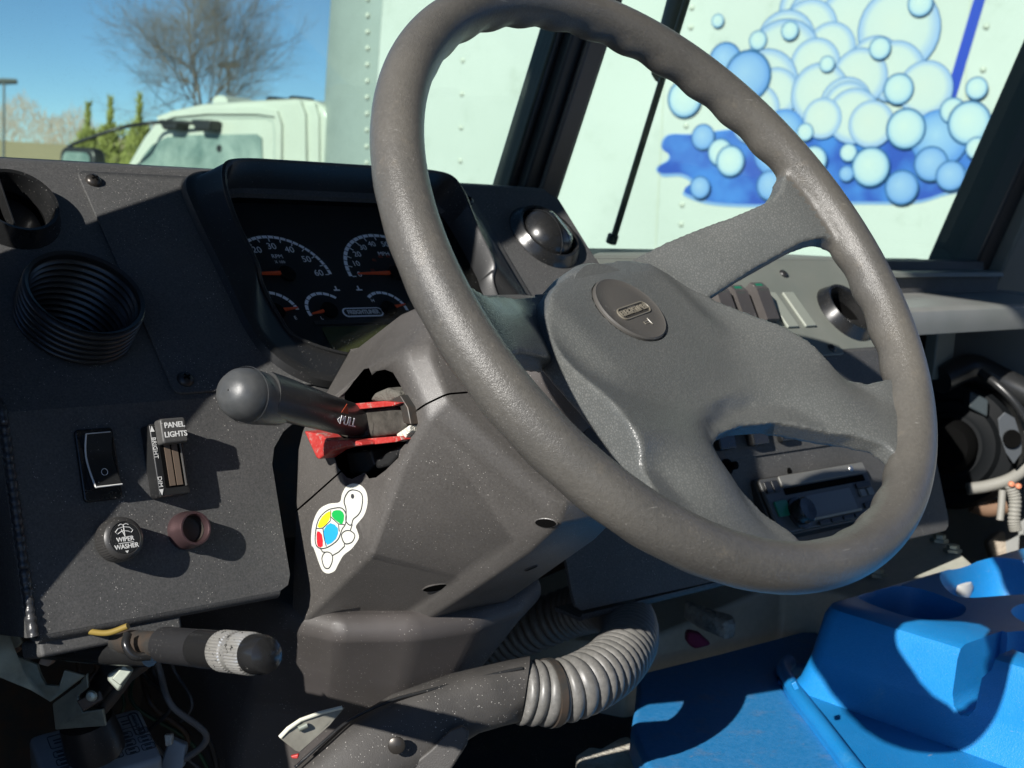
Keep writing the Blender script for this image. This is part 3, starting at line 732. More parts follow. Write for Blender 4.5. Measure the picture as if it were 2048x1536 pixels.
# ---- ribbed hose end sticking out of the left of the dash
hz = empty('duct_hose_end', FU @ V((*HOSE,0)), 'open ribbed black hose end poking out of the dashboard below the left vent', 'hose')
L = at_frame(FU, *HOSE, 0) @ Matrix.Rotation(R_(-6), 4, 'X')
pr = []
N_ = 6
for i in range(N_*8+1):
    t = i/8; ph = t % 1.0; pr.append((.0392 + .0030*abs(math.sin(math.pi*ph))**.5, -.002 + .0046*t))
zt = pr[-1][1]
pr += [(.0407,zt+.0022),(.0382,zt+.001)]
for i in range(1, N_*3*4): 
    t = i/4; pr.append((.0362 + .0022*math.sin(math.pi*(t % 1.0)), zt - .0056*t))
pr += [(.0003, pr[-1][1])]
lathe('ribbed_wall', pr, L, RUB, hz, 56, 50)

# ================================================================== INSTRUMENT CLUSTER
CX = .725
clu = empty('instrument_cluster', FU @ V((CX,.1,0)), 'hooded instrument cluster with white on black gauges behind the steering wheel', 'gauge cluster')
def closed(half):
    """half contour (dx,v,h) from top centre down the left side to bottom centre -> closed loop"""
    left = [(-a,b,c) for a,b,c in half]; right = [(a,b,c) for a,b,c in half[1:-1]][::-1]; return left + right
def dens(pts, n=6):
    P = [V(p) for p in pts]; m = len(P); out = []
    for i in range(m):
        a,b,c,d = P[i-1],P[i],P[(i+1)%m],P[(i+2)%m]
        for k in range(n):
            t = k/n; out.append(0.5*((2*b)+(c-a)*t+(2*a-5*b+4*c-d)*t*t+(3*b-a-3*c+d)*t**3))
    return out
base = [(0,.2215,.002),(.06,.2215,.002),(.11,.221,.002),(.138,.216,.002),(.150,.200,.002),(.1525,.17,.002),(.1525,.13,.002),(.1525,.09,.002),(.1525,.06,.002),(.147,.034,.002),(.130,.012,.002),(.105,.0,.002),(.06,-.004,.002),(0,-.004,.002)]
def scl(b, k, h): return [(x*k, .11+(v-.11)*k, h) for x, v, _ in b]
rim = [(0,.213,.030),(.06,.213,.030),(.100,.212,.030),(.120,.206,.030),(.1275,.190,.027),(.1285,.168,.022),(.1280,.145,.019),(.127,.126,.018),(.1255,.110,.0155),(.1225,.098,.007),(.119,.070,.004),(.112,.047,.004),(.070,.026,.006),(0,.020,.008)]
rim_in = [(x*.968, .112+(v-.112)*.965, h-.001) for x,v,h in rim]
wall = [(x*.93, .112+(v-.112)*.93, -.004) for x,v,h in rim]
lens = [(x*.905, .112+(v-.112)*.895, -.0175) for x,v,h in rim]
def C3(loop): return [FU @ V((CX+p[0], p[1], p[2])) for p in loop]
b1 = dens(closed(base)); b2 = dens(closed([(x*.985,.11+(v-.11)*.985,.0075) for x,v,h in base])); b3 = dens(closed([(x*.955,.11+(v-.11)*.955,.0085) for x,v,h in base]))
r1 = dens(closed(rim)); r2 = dens(closed(rim_in)); w1 = dens(closed(wall)); l1 = dens(closed(lens))
b4 = [b*.86+r*.14 + V((0,0,-.001)) for b, r in zip(b3, r1)]
def lerp(A, B, t): return [a.lerp(b, t) for a, b in zip(A, B)]
rr0 = [p - V((0,0,.0018)) for p in r1]; r1b = lerp(r1, r2, .5); r1b = [p + V((0,0,.0012)) for p in r1b]
loft('hood', [C3(s) for s in (b1,b2,b3,b4,rr0,r1,r1b,r2,w1)], BLK, clu, 45, False)
loft('inner_wall', [C3(s) for s in (w1,l1)], VOID, clu, 45, False)
FC = FU @ Matrix.Translation((0,0,-.0125)); face = prism('dial_face', [(CX+p.x*1.02, .112+(p.y-.112)*1.02) for p in l1], FU, -.022, -.0126, mat('dial_black', (.006,.0065,.007), .5), clu)
raw('clear_lens', C3([V((p.x,p.y,-.0055)) for p in lerp(w1,l1,.15)]), [list(range(len(l1)))], LENS, clu)
def arc_strip(name, cx, cy, r0, r1, a0, a1, m, par, gaps=0, gapw=.14, h=.0004):
    vs, fs = [], []; n = max(gaps,1)
    for g in range(n):
        s0 = a0 + (a1-a0)*(g+(gapw/2 if gaps else 0))/n; s1 = a0 + (a1-a0)*(g+1-(gapw/2 if gaps else 0))/n; k = 4 if gaps else 24
        for i in range(k+1):
            t = R_(s0+(s1-s0)*i/k); b = len(vs)
            vs += [FC @ V((cx+r0*math.cos(t), cy+r0*math.sin(t)*VS, h)), FC @ V((cx+r1*math.cos(t), cy+r1*math.sin(t)*VS, h))]
            if i: fs.append([b-2, b-1, b+1, b])
    return raw(name, vs, fs, m, par)
VS = .93
def needle(cx, cy, ang, ln, par, wd=.0036):
    t = R_(ang); d = (math.cos(t), math.sin(t)*VS); n = (-d[1], d[0])
    lathe('needle_hub', [(.0075,.0005),(.0075,.003),(.006,.0035),(.0003,.0036)], at_frame(FC, cx, cy, 0), VOID, par, 20)
    prism('needle', [(cx+d[0]*.005+n[0]*wd/2, cy+d[1]*.005+n[1]*wd/2),(cx+d[0]*ln+n[0]*.0003, cy+d[1]*ln+n[1]*.0003),(cx+d[0]*ln-n[0]*.0003, cy+d[1]*ln-n[1]*.0003),(cx+d[0]*.005-n[0]*wd/2, cy+d[1]*.005-n[1]*wd/2)], FC, .0015, .0032, ORNG, par)
def dial(cx, cy, r, labels, a0, a1, nd, gaps, par_name, tsize, nl, title=None):
    g = arc_strip(par_name, cx, cy, r*.93, r, a0, a1, WHITED, clu, gaps)
    arc_strip('tick_ring', cx, cy, r*.86, r*.925, a0, a1, WHITED, g, gaps*1, .80) if 0 else None
    for i in range(gaps+1):
        t = R_(a0+(a1-a0)*i/gaps); 
        if i % 2 == 0:
            prism('tick', [(cx+math.cos(t)*r*.85-math.sin(t)*.0004, cy+(math.sin(t)*r*.85+math.cos(t)*.0004)*VS),(cx+math.cos(t)*r*.85+math.sin(t)*.0004, cy+(math.sin(t)*r*.85-math.cos(t)*.0004)*VS),(cx+math.cos(t)*r*.93+math.sin(t)*.0004, cy+(math.sin(t)*r*.93-math.cos(t)*.0004)*VS),(cx+math.cos(t)*r*.93-math.sin(t)*.0004, cy+(math.sin(t)*r*.93+math.cos(t)*.0004)*VS)], FC, .0002, .0004, WHITED, g)
    for s, a in labels:
        t = R_(a); text('numeral', s, at_frame(FC, cx+math.cos(t)*nl*r, cy+math.sin(t)*nl*r*VS, .0003), tsize, WHITED, g, .00005)
    if title:
        for s, dy, sz in title: text('gauge_title', s, at_frame(FC, cx, cy+dy, .0003), sz, WHITED, g, .00005)
    needle(cx, cy, nd[0], nd[1]*r, g)
    return g
gx, gy = .6475, .1245
dial(gx, gy, .0455, [('0',178),('10',150),('20',120),('30',91),('40',62),('50',33),('60',3)], 180, 0, (181,.86), 24, 'tachometer', .0092, .72, (('RPM',.0195,.0058),('X 100',.0135,.0040)))
sx_, sy_ = .7595, .1245
gm = dial(sx_, sy_, .0500, [('0',180),('10',160),('20',140),('30',120),('40',101),('50',79),('60',60),('70',40),('80',20)], 183, -3, (181,.82), 24, 'speedometer', .0082, .76, (('MPH',.0235,.0062),))
for s, a in (('20',168),('40',130),('60',104),('80',82),('100',58)):
    t = R_(a); text('numeral', s, at_frame(FC, sx_+math.cos(t)*.45*.05, sy_+math.sin(t)*.45*.05*VS, .0003), .0046, ORNGD, gm, .00005)
text('gauge_title', 'km/h', at_frame(FC, sx_+.004, sy_+.009, .0003), .0042, ORNGD, gm, .00005)
def small(cx, cy, r, a0, a1, nd, name, tx):
    g = arc_strip(name, cx, cy, r*.86, r, a0, a1, WHITED, clu, 8)
    needle(cx, cy, nd, r*.9, g, .003)
    for s, dx, dy in tx: text('gauge_letter', s, at_frame(FC, cx+dx, cy+dy, .0003), .0048, WHITED, g, .00005)
    return g
small(.6195, .0855, .0235, 130, 5, 8, 'fuel_gauge', (('F',-.012,.010),('E',.016,-.006)))
small(.6705, .0855, .0215, 195, 45, 192, 'oil_gauge', (('L',-.010,-.007),))
small(.7315, .0855, .0215, 135, -5, 12, 'temperature_gauge', (('H',-.011,.010),))
small(.7900, .0855, .0215, 175, 45, 170, 'voltage_gauge', (('V',.0,.008),))
for cx in (.6905-.001, .7125):                      # oil can and thermometer tell-tales
    i = box('tell_tale', FC, (cx, .1075, .0003), (.006,.0012,.0003), WHITED, clu)
    box('tell_tale_stem', FC, (cx, .1095, .0003), (.0012,.0045,.0003), WHITED, i)
bd = prism('maker_badge', rrect(.6835,.7250,.0788,.0882,.0045), FC, .0001, .0005, WHITED, clu)
prism('badge_field', rrect(.6850,.7235,.0800,.0870,.0034), FC, .0005, .0007, mat('badge_black', (.01,.01,.011), .5), bd)
text('badge_lettering', 'FREIGHTLINER', at_frame(FC, .7043, .0833, .0008), .0058, WHITE, bd, .0001, bold=.035, sx=.86)
prism('odometer_display', rrect(.655,.80,.043,.069,.002), FC, .0002, .0008, LCD, clu)
box('bezel_bar', FC, (.73,.0735,.0006), (.16,.004,.001), BLK, clu, .0004)

# ================================================================== LEFT SWITCHES
rk = empty('rocker_switch', FL @ V((.428,-.039,0)), 'black rocker switch with paint worn white along its edges on the left dash', 'switch')
prism('switch_frame', rrect(.4145,.4415,-.0635,-.0155,.003), FL, 0, .0035, BLKG, rk, .0012)
prof = []
for i in range(11):
    t = i/10; prof.append((-.0365+.0165*1-.0355*t+.0005, .0045+.0075*(abs(t-.38)/.62)**1.6 if t > .38 else .0045+.005*((.38-t)/.38)**1.5))
loop = prof + [(prof[-1][0],.002),(prof[0][0],.002)]
ROCK = mat('rocker_worn', (.012,.0125,.013), .35, wear=(420,(.5,.5,.48),.66,.70), dust=.2)
loft('rocker', [[FL @ V((x, v, h)) for v, h in loop] for x in (.4190,.4195,.4370,.4375)], ROCK, rk, 30)
pe = [FL @ V((.4190, v, h+.0002)) for v, h in prof]; tube('worn_edge', pe, .0006, WHITE, rk, 6)
pe = [FL @ V((x, prof[-1][0], prof[-1][1]+.0001)) for x in (.4190,.425,.431,.4375)]; tube('worn_edge', pe, .0006, WHITE, rk, 6)
pe = [FL @ V((x, prof[0][0], prof[0][1]+.0002)) for x in (.4190,.425,.431,.4360)]; tube('worn_edge', pe, .0004, WHITE, rk, 6)
t = 7; q = prof[t]; arc_ = [FL @ V((.4285+.0022*math.cos(R_(a)), q[0]-.001+.0022*math.sin(R_(a)), q[1]+.0012)) for a in range(0,360,30)]
tube('lamp_symbol', arc_, .00018, WHITED, rk, 4, closed=True)

dm = empty('dimmer_slider', FL @ V((.4735,-.042,0)), 'panel light dimmer with a lettered slider block standing proud of the left dash', 'switch')
prism('slider_case', rrect(.4625,.4855,-.0665,-.0170,.002), FL, .0, .0135, BLK, dm, .0012)
prism('slider_well', rrect(.4675,.4835,-.0610,-.0190,.001), FL, .0136, .0139, VOID, dm)
for x in (.4705,.4760): prism('slider_track', [(x,-.060),(x+.0042,-.060),(x+.0042,-.020),(x,-.020)], FL, .0140, .0146, COPPER, dm)
prism('slider_rail', [(.4822,-.061),(.4830,-.061),(.4830,-.019),(.4822,-.019)], FL, .0139, .0150, CHROME, dm)
sb = prism('slider_block', rrect(.4655,.4845,-.0325,-.0155,.002), FL, .0140, .0235, mat('slider_grey', (.055,.054,.052), .5, bump=(900,.2,.0003), dust=.5), dm, .0016, 3)
text('lettering', 'PANEL', at_frame(FL, .4755,-.0205,.0236), .0052, WHITE, sb, .0001, bold=.02)
text('lettering', 'LIGHTS', at_frame(FL, .4755,-.0268,.0236), .0052, WHITE, sb, .0001, bold=.02)
FLs = frame(FL @ V((.4624,-.042,.0068)), FL.to_3x3() @ V((0,0,1)), FL.to_3x3() @ V((0,1,0)))     # not used for lettering plane
Mleft = frame(FL @ V((.4640,-.042,.0137)), FL.to_3x3() @ V((0,-1,0)), FL.to_3x3() @ V((1,0,0)))
text('lettering', 'BRIGHT', at_frame(Mleft, -.0085, 0, .0002), .0042, WHITE, dm, .0001)
text('lettering', 'DIM', at_frame(Mleft, .0145, 0, .0002), .0042, WHITE, dm, .0001)
prism('arrow', [(-.0195,-.0015),(-.0195,.0015),(-.0235,0)], Mleft, .0001, .0003, WHITE, dm); prism('arrow', [(.0195,-.0015),(.0195,.0015),(.0235,0)], Mleft, .0001, .0003, WHITE, dm)

kn = empty('rotary_control', FL @ V((.430,-.0905,0)), 'round black knurled knob marked wiper and washer on the lower left dash', 'knob')
KL = at_frame(FL, .430, -.0905, 0)
lathe('stem', [(.005,0),(.005,.006)], KL, SCREW, kn, 16, 40)
kb = lathe('knob_body', [(.001,.004),(.0135,.004),(.0142,.006),(.0142,.0145),(.0136,.018),(.0122,.0196),(.0107,.02),(.0105,.0194),(.0003,.0194)], KL, mat('knob_plastic', (.030,.029,.028), .42, dust=.5, bump=(800,.15,.0003)), kn, 96, 35, mod=lambda i,j: (1.0+(.022 if (i//1) % 2 else -.022)) if 1 < j < 4 else 1)
kf = FL @ Matrix.Translation((.430,-.0905,.0195))
lathe('knob_inlay', [(.0101,0),(.0099,.0003),(.0003,.0003)], kf, BLK, kb, 40)
text('lettering', 'WIPER', at_frame(kf, 0,-.0008,.0004), .0042, WHITE, kb, .0001, bold=.015); text('lettering', 'WASHER', at_frame(kf, 0.0003,-.0055,.0004), .0042, WHITE, kb, .0001, bold=.015)
box('print_line', kf, (.0003,-.0031,.0004), (.0105,.0004,.0002), WHITE, kb); prism('print_arrow', [(-.0012,-.0082),(.0012,-.0082),(0,-.0098)], kf, .0003,.0005, WHITE, kb)
def kline(pts, r=.00028, closed=False): tube('symbol_line', [kf @ V((x,y,.0005)) for x,y in pts], r, WHITE, kb, 4, closed=closed)
kline([(-.0062,.0045),(-.004,.0065),(0,.0073),(.004,.0065),(.0062,.0045),(.0048,.0030),(.0026,.0042),(0,.0046),(-.0026,.0042),(-.0048,.0030)], closed=True)
kline([(0,.0015),(-.0018,.0058)]); kline([(0,.0012),(0,.0085)]); kline([(0,.0085),(-.002,.0092),(-.0035,.0083)]); kline([(0,.0085),(.002,.0092),(.0035,.0083)])

sk = empty('power_socket', FL @ V((.484,-.0905,0)), 'small hollow pinkish metal socket beside the wiper knob', 'socket')
SL = at_frame(FL, .484, -.0905, 0)
lathe('socket_ring', [(.0128,.0),(.0128,.006),(.0118,.0075),(.0118,.0145),(.0112,.0160),(.0100,.0160),(.0092,.0145),(.0088,.002),(.0003,.002)], SL, PINK, sk, 48, 35)
lathe('socket_liner', [(.0086,.011),(.0082,.006),(.0060,.0055),(.0003,.0050)], SL, STEELD, sk, 32)

# ================================================================== RIGHT SWITCH PANEL AND RADIO
sp_ = empty('switch_bank', FU @ V((1.25,.06,0)), 'grey screwed-on panel with rocker switches seen through the steering wheel', 'switches')
prism('panel_plate', rrect(1.055,1.306,-.004,.118,.005), FU, .0006, .003, GREY, sp_, .0008)
cut(prism('panel_field', [(1.0095,.004),(1.4515,.004),(1.4515,.133),(1.0095,.133)], FU, .0001, .0005, GREY, sp_), [cyl_cutter(FU, *VENT3, .030, -.02, .02)])
for x, v in ((1.295,.110),(1.288,.004),(1.07,.110)): screw(FU, x, v, .003, .0055, sp_, BLK, False)
def rocker(x, v, h, tilt=0):
    r = prism('rocker_switch', rrect(x-.0125,x+.0125,v-.026,v+.026,.003), FU, .003, .0055, BLK, sp_, .001)
    pr = [(v+.022,.016+h),(v+.012,.0185+h),(v-.004,.014+h),(v-.022,.009+h)]; lp = pr + [(v-.022,.004),(v+.022,.004)]
    loft('rocker_cap', [[FU @ V((xx, a, b)) for a, b in lp] for xx in (x-.0105,x-.010,x+.010,x+.0105)], SHR2, r, 25)
    raw('green_lens', [FU @ V((xx, v+t, .0184+h+dz)) for xx, t, dz in ((x-.006,.0195,-.0012),(x+.006,.0195,-.0012),(x+.006,.010,.0004-.0008),(x-.006,.010,.0004-.0008))], [[0,1,2,3]], GREEN, r)
rocker(1.205,.062,.004); rocker(1.173,.062,.0); rocker(1.14,.062,.002)
for x in (1.243,1.2755): prism('blank_plate', rrect(x-.0095,x+.0095,.034,.082,.001), FU, .003, .0062, mat('blank_grey', (.26,.28,.24), .45), sp_, .001)
sp2 = empty('switch_row', FL @ V((1.15,-.09,0)), 'row of dark switches with a green lit lens just above the radio', 'switch panel')
prism('panel_plate', rrect(.90,1.262,-.098,-.020,.003), FL, .0005, .0022, PLATE, sp2, .0006)
for i, x in enumerate((.97,1.02,1.07,1.12,1.17,1.222)):
    b = prism('rocker_switch', rrect(x-.013,x+.013,-.088,-.040,.003), FL, .0022, .012 if i % 2 else .010, BLKG, sp2, .002)
    if i in (5,): box('green_lens', FL, (x,-.083,.0125), (.016,.008,.001), GREEN, b)
screw(FL, 1.252,-.091,.0022,.006, sp2, STEEL); 
for x, v in ((1.035,-.108),(1.07,-.104)): lathe('toggle_nut', [(.008,0),(.008,.004),(.004,.005),(.004,.014),(.0003,.015)], at_frame(FL, x, v, 0), VOID, sp2, 14)
lathe('drilled_hole', [(.004,.0006),(.0003,.0008)], at_frame(FL, 1.17, -.118, 0), VOID, sp2, 14)

rad = empty('car_radio', FL @ V((*RADIO,0)), 'black radio with disc slot and grey display tilted in the lower dash', 'radio')
FRd = at_frame(FL, RADIO[0], RADIO[1], .004) @ Matrix.Rotation(R_(-14), 4, 'X')       # faces up a little more than the dash
prism('radio_body', rrect(-.094,.094,-.031,.031,.004), FRd, -.03, .008, BLK, rad, .002)
prism('faceplate', rrect(-.091,.091,-.029,.029,.004), FRd, .0081, .012, mat('radio_face', (.060,.061,.060), .4, dust=.4), rad, .0015)
prism('top_bar', rrect(-.062,.088,.0165,.0285,.002), FRd, .0121, .0145, mat('radio_bar', (.14,.14,.13), .42, dust=.5), rad, .001)
prism('disc_slot', rrect(-.060,.082,.0085,.0155,.001), FRd, .0121, .0124, VOID, rad)
lathe('bar_button', [(.0035,0),(.003,.001),(.0003,.0012)], at_frame(FRd, .062,.0235,.0145), CHROME, rad, 12)
prism('display', rrect(-.030,.048,-.020,.004,.001), FRd, .0121, .0126, LCDB, rad)
prism('display_lip', rrect(-.032,.050,-.0225,-.0202,.0005), FRd, .0121, .0150, mat('lip_cream', (.35,.32,.26), .5), rad)
prism('green_key', rrect(-.084,-.064,-.012,.004,.001), FRd, .0121, .0140, GREEN, rad, .0005)
lathe('volume_knob', [(.0165,0),(.0165,.003),(.0130,.0035),(.0130,.012),(.0115,.0135),(.0003,.0128)], at_frame(FRd, -.052,-.012,.012), BLKG, rad, 40)
for x, v in ((-.083,.019),(-.071,.019)): prism('key', rrect(x-.005,x+.005,v-.006,v+.006,.001), FRd, .0121, .0142, BLK, rad, .0006)
for x, v in ((.066,-.004),(.080,-.004)): prism('key', rrect(x-.005,x+.005,v-.004,v+.004,.001), FRd, .0121, .0146, mat('key_grey', (.16,.165,.16), .4), rad, .0006)
for x, v in ((.073,.004),(.073,-.018)): prism('key', rrect(x-.013,x+.013,v-.003,v+.003,.001), FRd, .0121, .0140, BLK, rad, .0006)
for i in range(4): prism('preset_key', rrect(-.028+i*.021,-.010+i*.021,-.0285,-.0240,.001), FRd, .0121, .0150, BLK, rad, .0006)
# ================================================================== STEERING WHEEL
from mathutils.geometry import delaunay_2d_cdt
def slab(outline, ftop, fbot, M, step=.007):
    """solid between two height fields over a 2D outline (helper mesh)"""
    def inside(x, y):
        c = False; n = len(outline)
        for i in range(n):
            x1,y1 = outline[i]; x2,y2 = outline[i-1]
            if (y1 > y) != (y2 > y) and x < (x2-x1)*(y-y1)/(y2-y1)+x1: c = not c
        return c
    n = len(outline); pts = [V(p) for p in outline]; xs = [p[0] for p in outline]; ys = [p[1] for p in outline]
    x = min(xs)+step/2
    while x < max(xs):
        y = min(ys)+step/2
        while y < max(ys):
            if inside(x, y) and min(math.hypot(x-p[0],y-p[1]) for p in outline) > step*.5: pts.append(V((x,y)))
            y += step
        x += step
    r = delaunay_2d_cdt(pts, [], [list(range(n))], 1, 1e-6); vs2, fs2 = r[0], r[2]; m = len(vs2)
    vs = [M @ V((p.x,p.y,ftop(p.x,p.y))) for p in vs2] + [M @ V((p.x,p.y,fbot(p.x,p.y))) for p in vs2]
    cnt = {}
    for f in fs2:
        for i in range(len(f)): e = (f[i], f[(i+1) % len(f)]); cnt[e] = 1
    fs = [list(f) for f in fs2] + [[i+m for i in f][::-1] for f in fs2]
    for (a, b) in cnt:
        if (b, a) not in cnt: fs.append([b, a, a+m, b+m])
    return raw('slab', vs, fs, None)
def sstep(a, b, x):
    t = max(0, min(1, (x-a)/(b-a))); return t*t*(3-2*t)
whl = empty('steering_wheel', WC, 'large worn grey four-spoke steering wheel with grained hub and oval-badged horn button', 'steering wheel')
def dish(x, y, k=.23):
    r = math.hypot(x, y); y0 = x*math.sin(WROT)+y*math.cos(WROT)
    return -.055 + .053*sstep(.075,.205, r) - k*y0*(1-sstep(.10,.19,r))
# rim with finger bumps on its underside
vs, fs = [], []; NS, NC = 300, 22; RR = .2125
for i in range(NS):
    t = 2*math.pi*i/NS; ct, st = math.cos(t), math.sin(t)
    deg = math.degrees(t) % 360
    fing = .0021*(.5+.5*math.cos(t*38)) 
    for k in range(NC):
        a = 2*math.pi*k/NC; cr, cz = math.cos(a), math.sin(a); rr = .0153
        if cz < .25 : rr += fing*max(0, -cz*.75+(-cr)*.45-.05)*1.15
        if cz < 0: rr *= 1.0 + .06*(-cz)
        p = (RR + cr*rr)
        vs.append(FW @ V((p*ct, p*st, cz*rr*1.02)))
for i in range(NS):
    for k in range(NC):
        j, l = (i+1) % NS, (k+1) % NC; fs.append([i*NC+k, j*NC+k, j*NC+l, i*NC+l])
rim_o = raw('r', vs, fs, None)
A = [(.02,.037),(.06,.038),(.096,.0375),(.123,.034),(.149,.028),(.168,.0255),(.180,.030),(.190,.038),(.203,.042),(.211,.0),(.206,-.032),(.197,-.026),(.188,-.018),(.17,-.0135),(.13,-.0125),(.09,-.015),(.02,-.02)]
fa = lambda x, y: dish(x, y, .06)+.001 - 9*(y-.006)**2*(1-sstep(.13,.185,math.hypot(x,y))) - .013*(1-sstep(.06,.115,math.hypot(x,y)))
fb = lambda x, y: dish(x, y, .06)-.022 + .009*sstep(.15,.2,math.hypot(x,y))
sa = slab(A, fa, fb, FW, .006); sd = slab([(-x,y) for x,y in A][::-1], fa, fb, FW, .006)
body = fuse('rim_and_side_spokes', [rim_o, sa, sd], [RIM, HUB], whl, .0021, 5)
FWi = FW.inverted(); rnd = random.Random(3)
for p in body.data.polygons:
    c = FWi @ p.center; r = math.hypot(c.x, c.y)
    p.material_index = 1 if r < .1925 + .0015*math.sin(c.y*900) and abs(c.y) < .06 else 0
# grained hub cover running down both lower spokes
outl = [(0,.039),(.025,.0395),(.049,.036),(.066,.027),(.080,.014),(.091,-.003),(.097,-.018),(.104,-.036),(.110,-.058),(.1125,-.080),(.1135,-.1),(.118,-.117),(.128,-.127),(.146,-.132),(.154,-.138),(.150,-.149),(.12,-.172),(.098,-.182),(.088,-.187),(.089,-.178),(.087,-.168),(.075,-.153),(.050,-.134),(.028,-.118),(.0,-.108),(-.03,-.106),(-.050,-.111),(-.061,-.122),(-.063,-.138),(-.060,-.160),(-.054,-.178),(-.055,-.189),(-.068,-.191),(-.10,-.180),(-.13,-.162),(-.152,-.142),(-.150,-.130),(-.138,-.115),(-.129,-.1),(-.122,-.080),(-.114,-.058),(-.106,-.036),(-.098,-.016),(-.088,.0),(-.075,.016),(-.060,.027),(-.042,.034),(-.02,.038)][::-1]
def fc(x, y):
    r = math.hypot(x, y)
    # spokes are crowned across their width
    ax = abs(x); cen = .078+.30*max(0,-y-.09); 
    crown = 0
    if y < -.085: crown = max(-.009, -9.6*(ax-cen)**2*sstep(.085,.12,-y))*(1-.7*sstep(.16,.2,r))
    edge = -.010*sstep(.060,.088, ax)*(1-sstep(.02,.07,-y))
    return dish(x, y) + .0025 + crown + edge*.6 - .004*sstep(.02,.04,y)
hub = fuse('hub_cover', [slab(outl, fc, lambda x,y: dish(x,y)-.024+.012*sstep(.15,.2,math.hypot(x,y)), FW, .006)], HUB, whl, .0019, 5)
# round horn button
HB = at_frame(FW, -.004, -.003, -.0514) @ Matrix.Rotation(-WROT, 4, 'Z') @ Matrix.Rotation(-math.atan(.23), 4, 'X') @ Matrix.Rotation(WROT, 4, 'Z')
cutr = lathe('cutter', [(.0287,-.01),(.0287,.02)], HB, None, None, 48, None, cap=True)
cut(hub, [cutr], 180)
btn = lathe('horn_button', [(.0285,-.006),(.0282,.0012),(.0272,.0022),(.0262,.0016),(.018,.0024),(.0003,.0028)], HB, HUBS, whl, 64, 40)
BRS = mat('raised_letter', (.16,.145,.115), .4)
HT = rotz(at_frame(HB, -.001, -.003, .0026), R_(0))
ov = rrect(-.0175,.0175,-.0047,.0047,.0046)
tube('badge_border', [HT @ V((x,y,.0002)) for x,y in ov], .0007, BRS, btn, 6, closed=True)
prism('badge_field', ov, HT, -.0008, .0001, mat('badge_recess', (.030,.028,.025), .6), btn)
text('badge_lettering', 'FREIGHTLINER', at_frame(HT, 0, 0, .0003), .0064, BRS, btn, .0006, bold=.025, sx=.76)
hs = at_frame(HB, .001, -.0145, .0022)
tube('horn_symbol', [hs @ V(p) for p in ((-.003,-.0008,.0003),(.002,-.0008,.0003),(.0035,-.003,.0003),(.0035,.003,.0003),(.002,.0008,.0003),(-.003,.0008,.0003))], .0005, BRS, btn, 5, closed=True)
# dark side lip of the hub and boss behind it
lathe('hub_boss', [(.0005,-.062),(.040,-.062),(.044,-.068),(.046,-.085),(.045,-.098),(.042,-.104),(.034,-.13)], FW, HUB, whl, 48, 50)

# ================================================================== STEERING COLUMN
FCm = frame(WC, (1,0,0), (0,math.cos(WB),math.sin(WB)))      # (dx, v, n)
def CP(dx, v, s): return FCm @ V((dx, v, -s))
col_ = empty('steering_column', CP(0,0,.3), 'grey-brown plastic steering column shroud with a torn lever opening and a small sticker', 'steering column')
def send(v, Y=.834): return (Y-WC.y - v*math.cos(WB))/math.sin(WB)
def ring(s, wt, vt, ws, v1, v2, wb, vb):
    h = [(-wt*.5,vt),(-wt,vt-.003),(-ws*.97,v1),(-ws,v1-.012),(-ws,v2),(-wb-.01,vb+.012),(-wb,vb)]
    pts = h + [(-x,v) for x,v in h][::-1]
    return [CP(x, v, s if s is not None else send(v)) for x, v in pts]
secs = [ring(.150,.050,.068,.093,.032,-.010,.030,-.097), ring(.163,.055,.079,.103,.038,-.016,.032,-.106), ring(.198,.060,.088,.110,.043,-.034,.034,-.110),
        ring(.262,.062,.094,.1135,.046,-.071,.036,-.110), ring(None,.062,.090,.115,.042,-.081,.045,-.108)]
sh = loft('shroud', secs, SHR, None, None); bevel(sh, .0065, 4, 17); bake(sh, 50)
def rayprism(name, px, d0, d1, m):
    n = len(px); vs = [atD(x,y,d0) for x,y in px] + [atD(x,y,d1) for x,y in px]
    return raw(name, vs, [list(range(n))[::-1], list(range(n,2*n))]+[[i,(i+1)%n,n+(i+1)%n,n+i] for i in range(n)], m)
hole = [(688,812),(690,786),(708,762),(728,738),(738,736),(744,750),(754,742),(770,739),(786,745),(798,765),(812,792),(819,815),(823,845),(819,872),(812,886),(800,900),(797,915),(772,940),(752,955),(738,957),(730,945),(704,958),(694,955),(676,935),(668,912),(664,880),(672,840)]
hc = rayprism('cutter', hole, .84, 1.04, VOID)
m = sh.modifiers.new('b','BOOLEAN'); m.object = hc; m.operation = 'DIFFERENCE'; m.solver = 'EXACT'; m.material_mode = 'TRANSFER'
bake(sh, 50); bpy.data.objects.remove(hc)
# split into upper and lower mouldings with a thin gap
lo = sh.copy(); lo.data = sh.data.copy(); COL.objects.link(lo)
big1 = prism('cutter', [(-.3,-.4),(.3,-.4),(.3,-.0055),(-.3,-.0055)], FCm, -.8, .2, VOID)
big2 = prism('cutter', [(-.3,-.0069),(.3,-.0069),(.3,.4),(-.3,.4)], FCm, -.8, .2, VOID)
for o, c in ((sh, big1), (lo, big2)):
    m = o.modifiers.new('b','BOOLEAN'); m.object = c; m.operation = 'DIFFERENCE'; m.solver = 'EXACT'; m.material_mode = 'TRANSFER'
    bake(o, 50); bpy.data.objects.remove(c)
for o, nm in ((sh,'upper_shroud'),(lo,'lower_shroud')):
    o.name = nm; o.parent = col_; o.matrix_parent_inverse = Matrix.Translation(-V(col_.location))
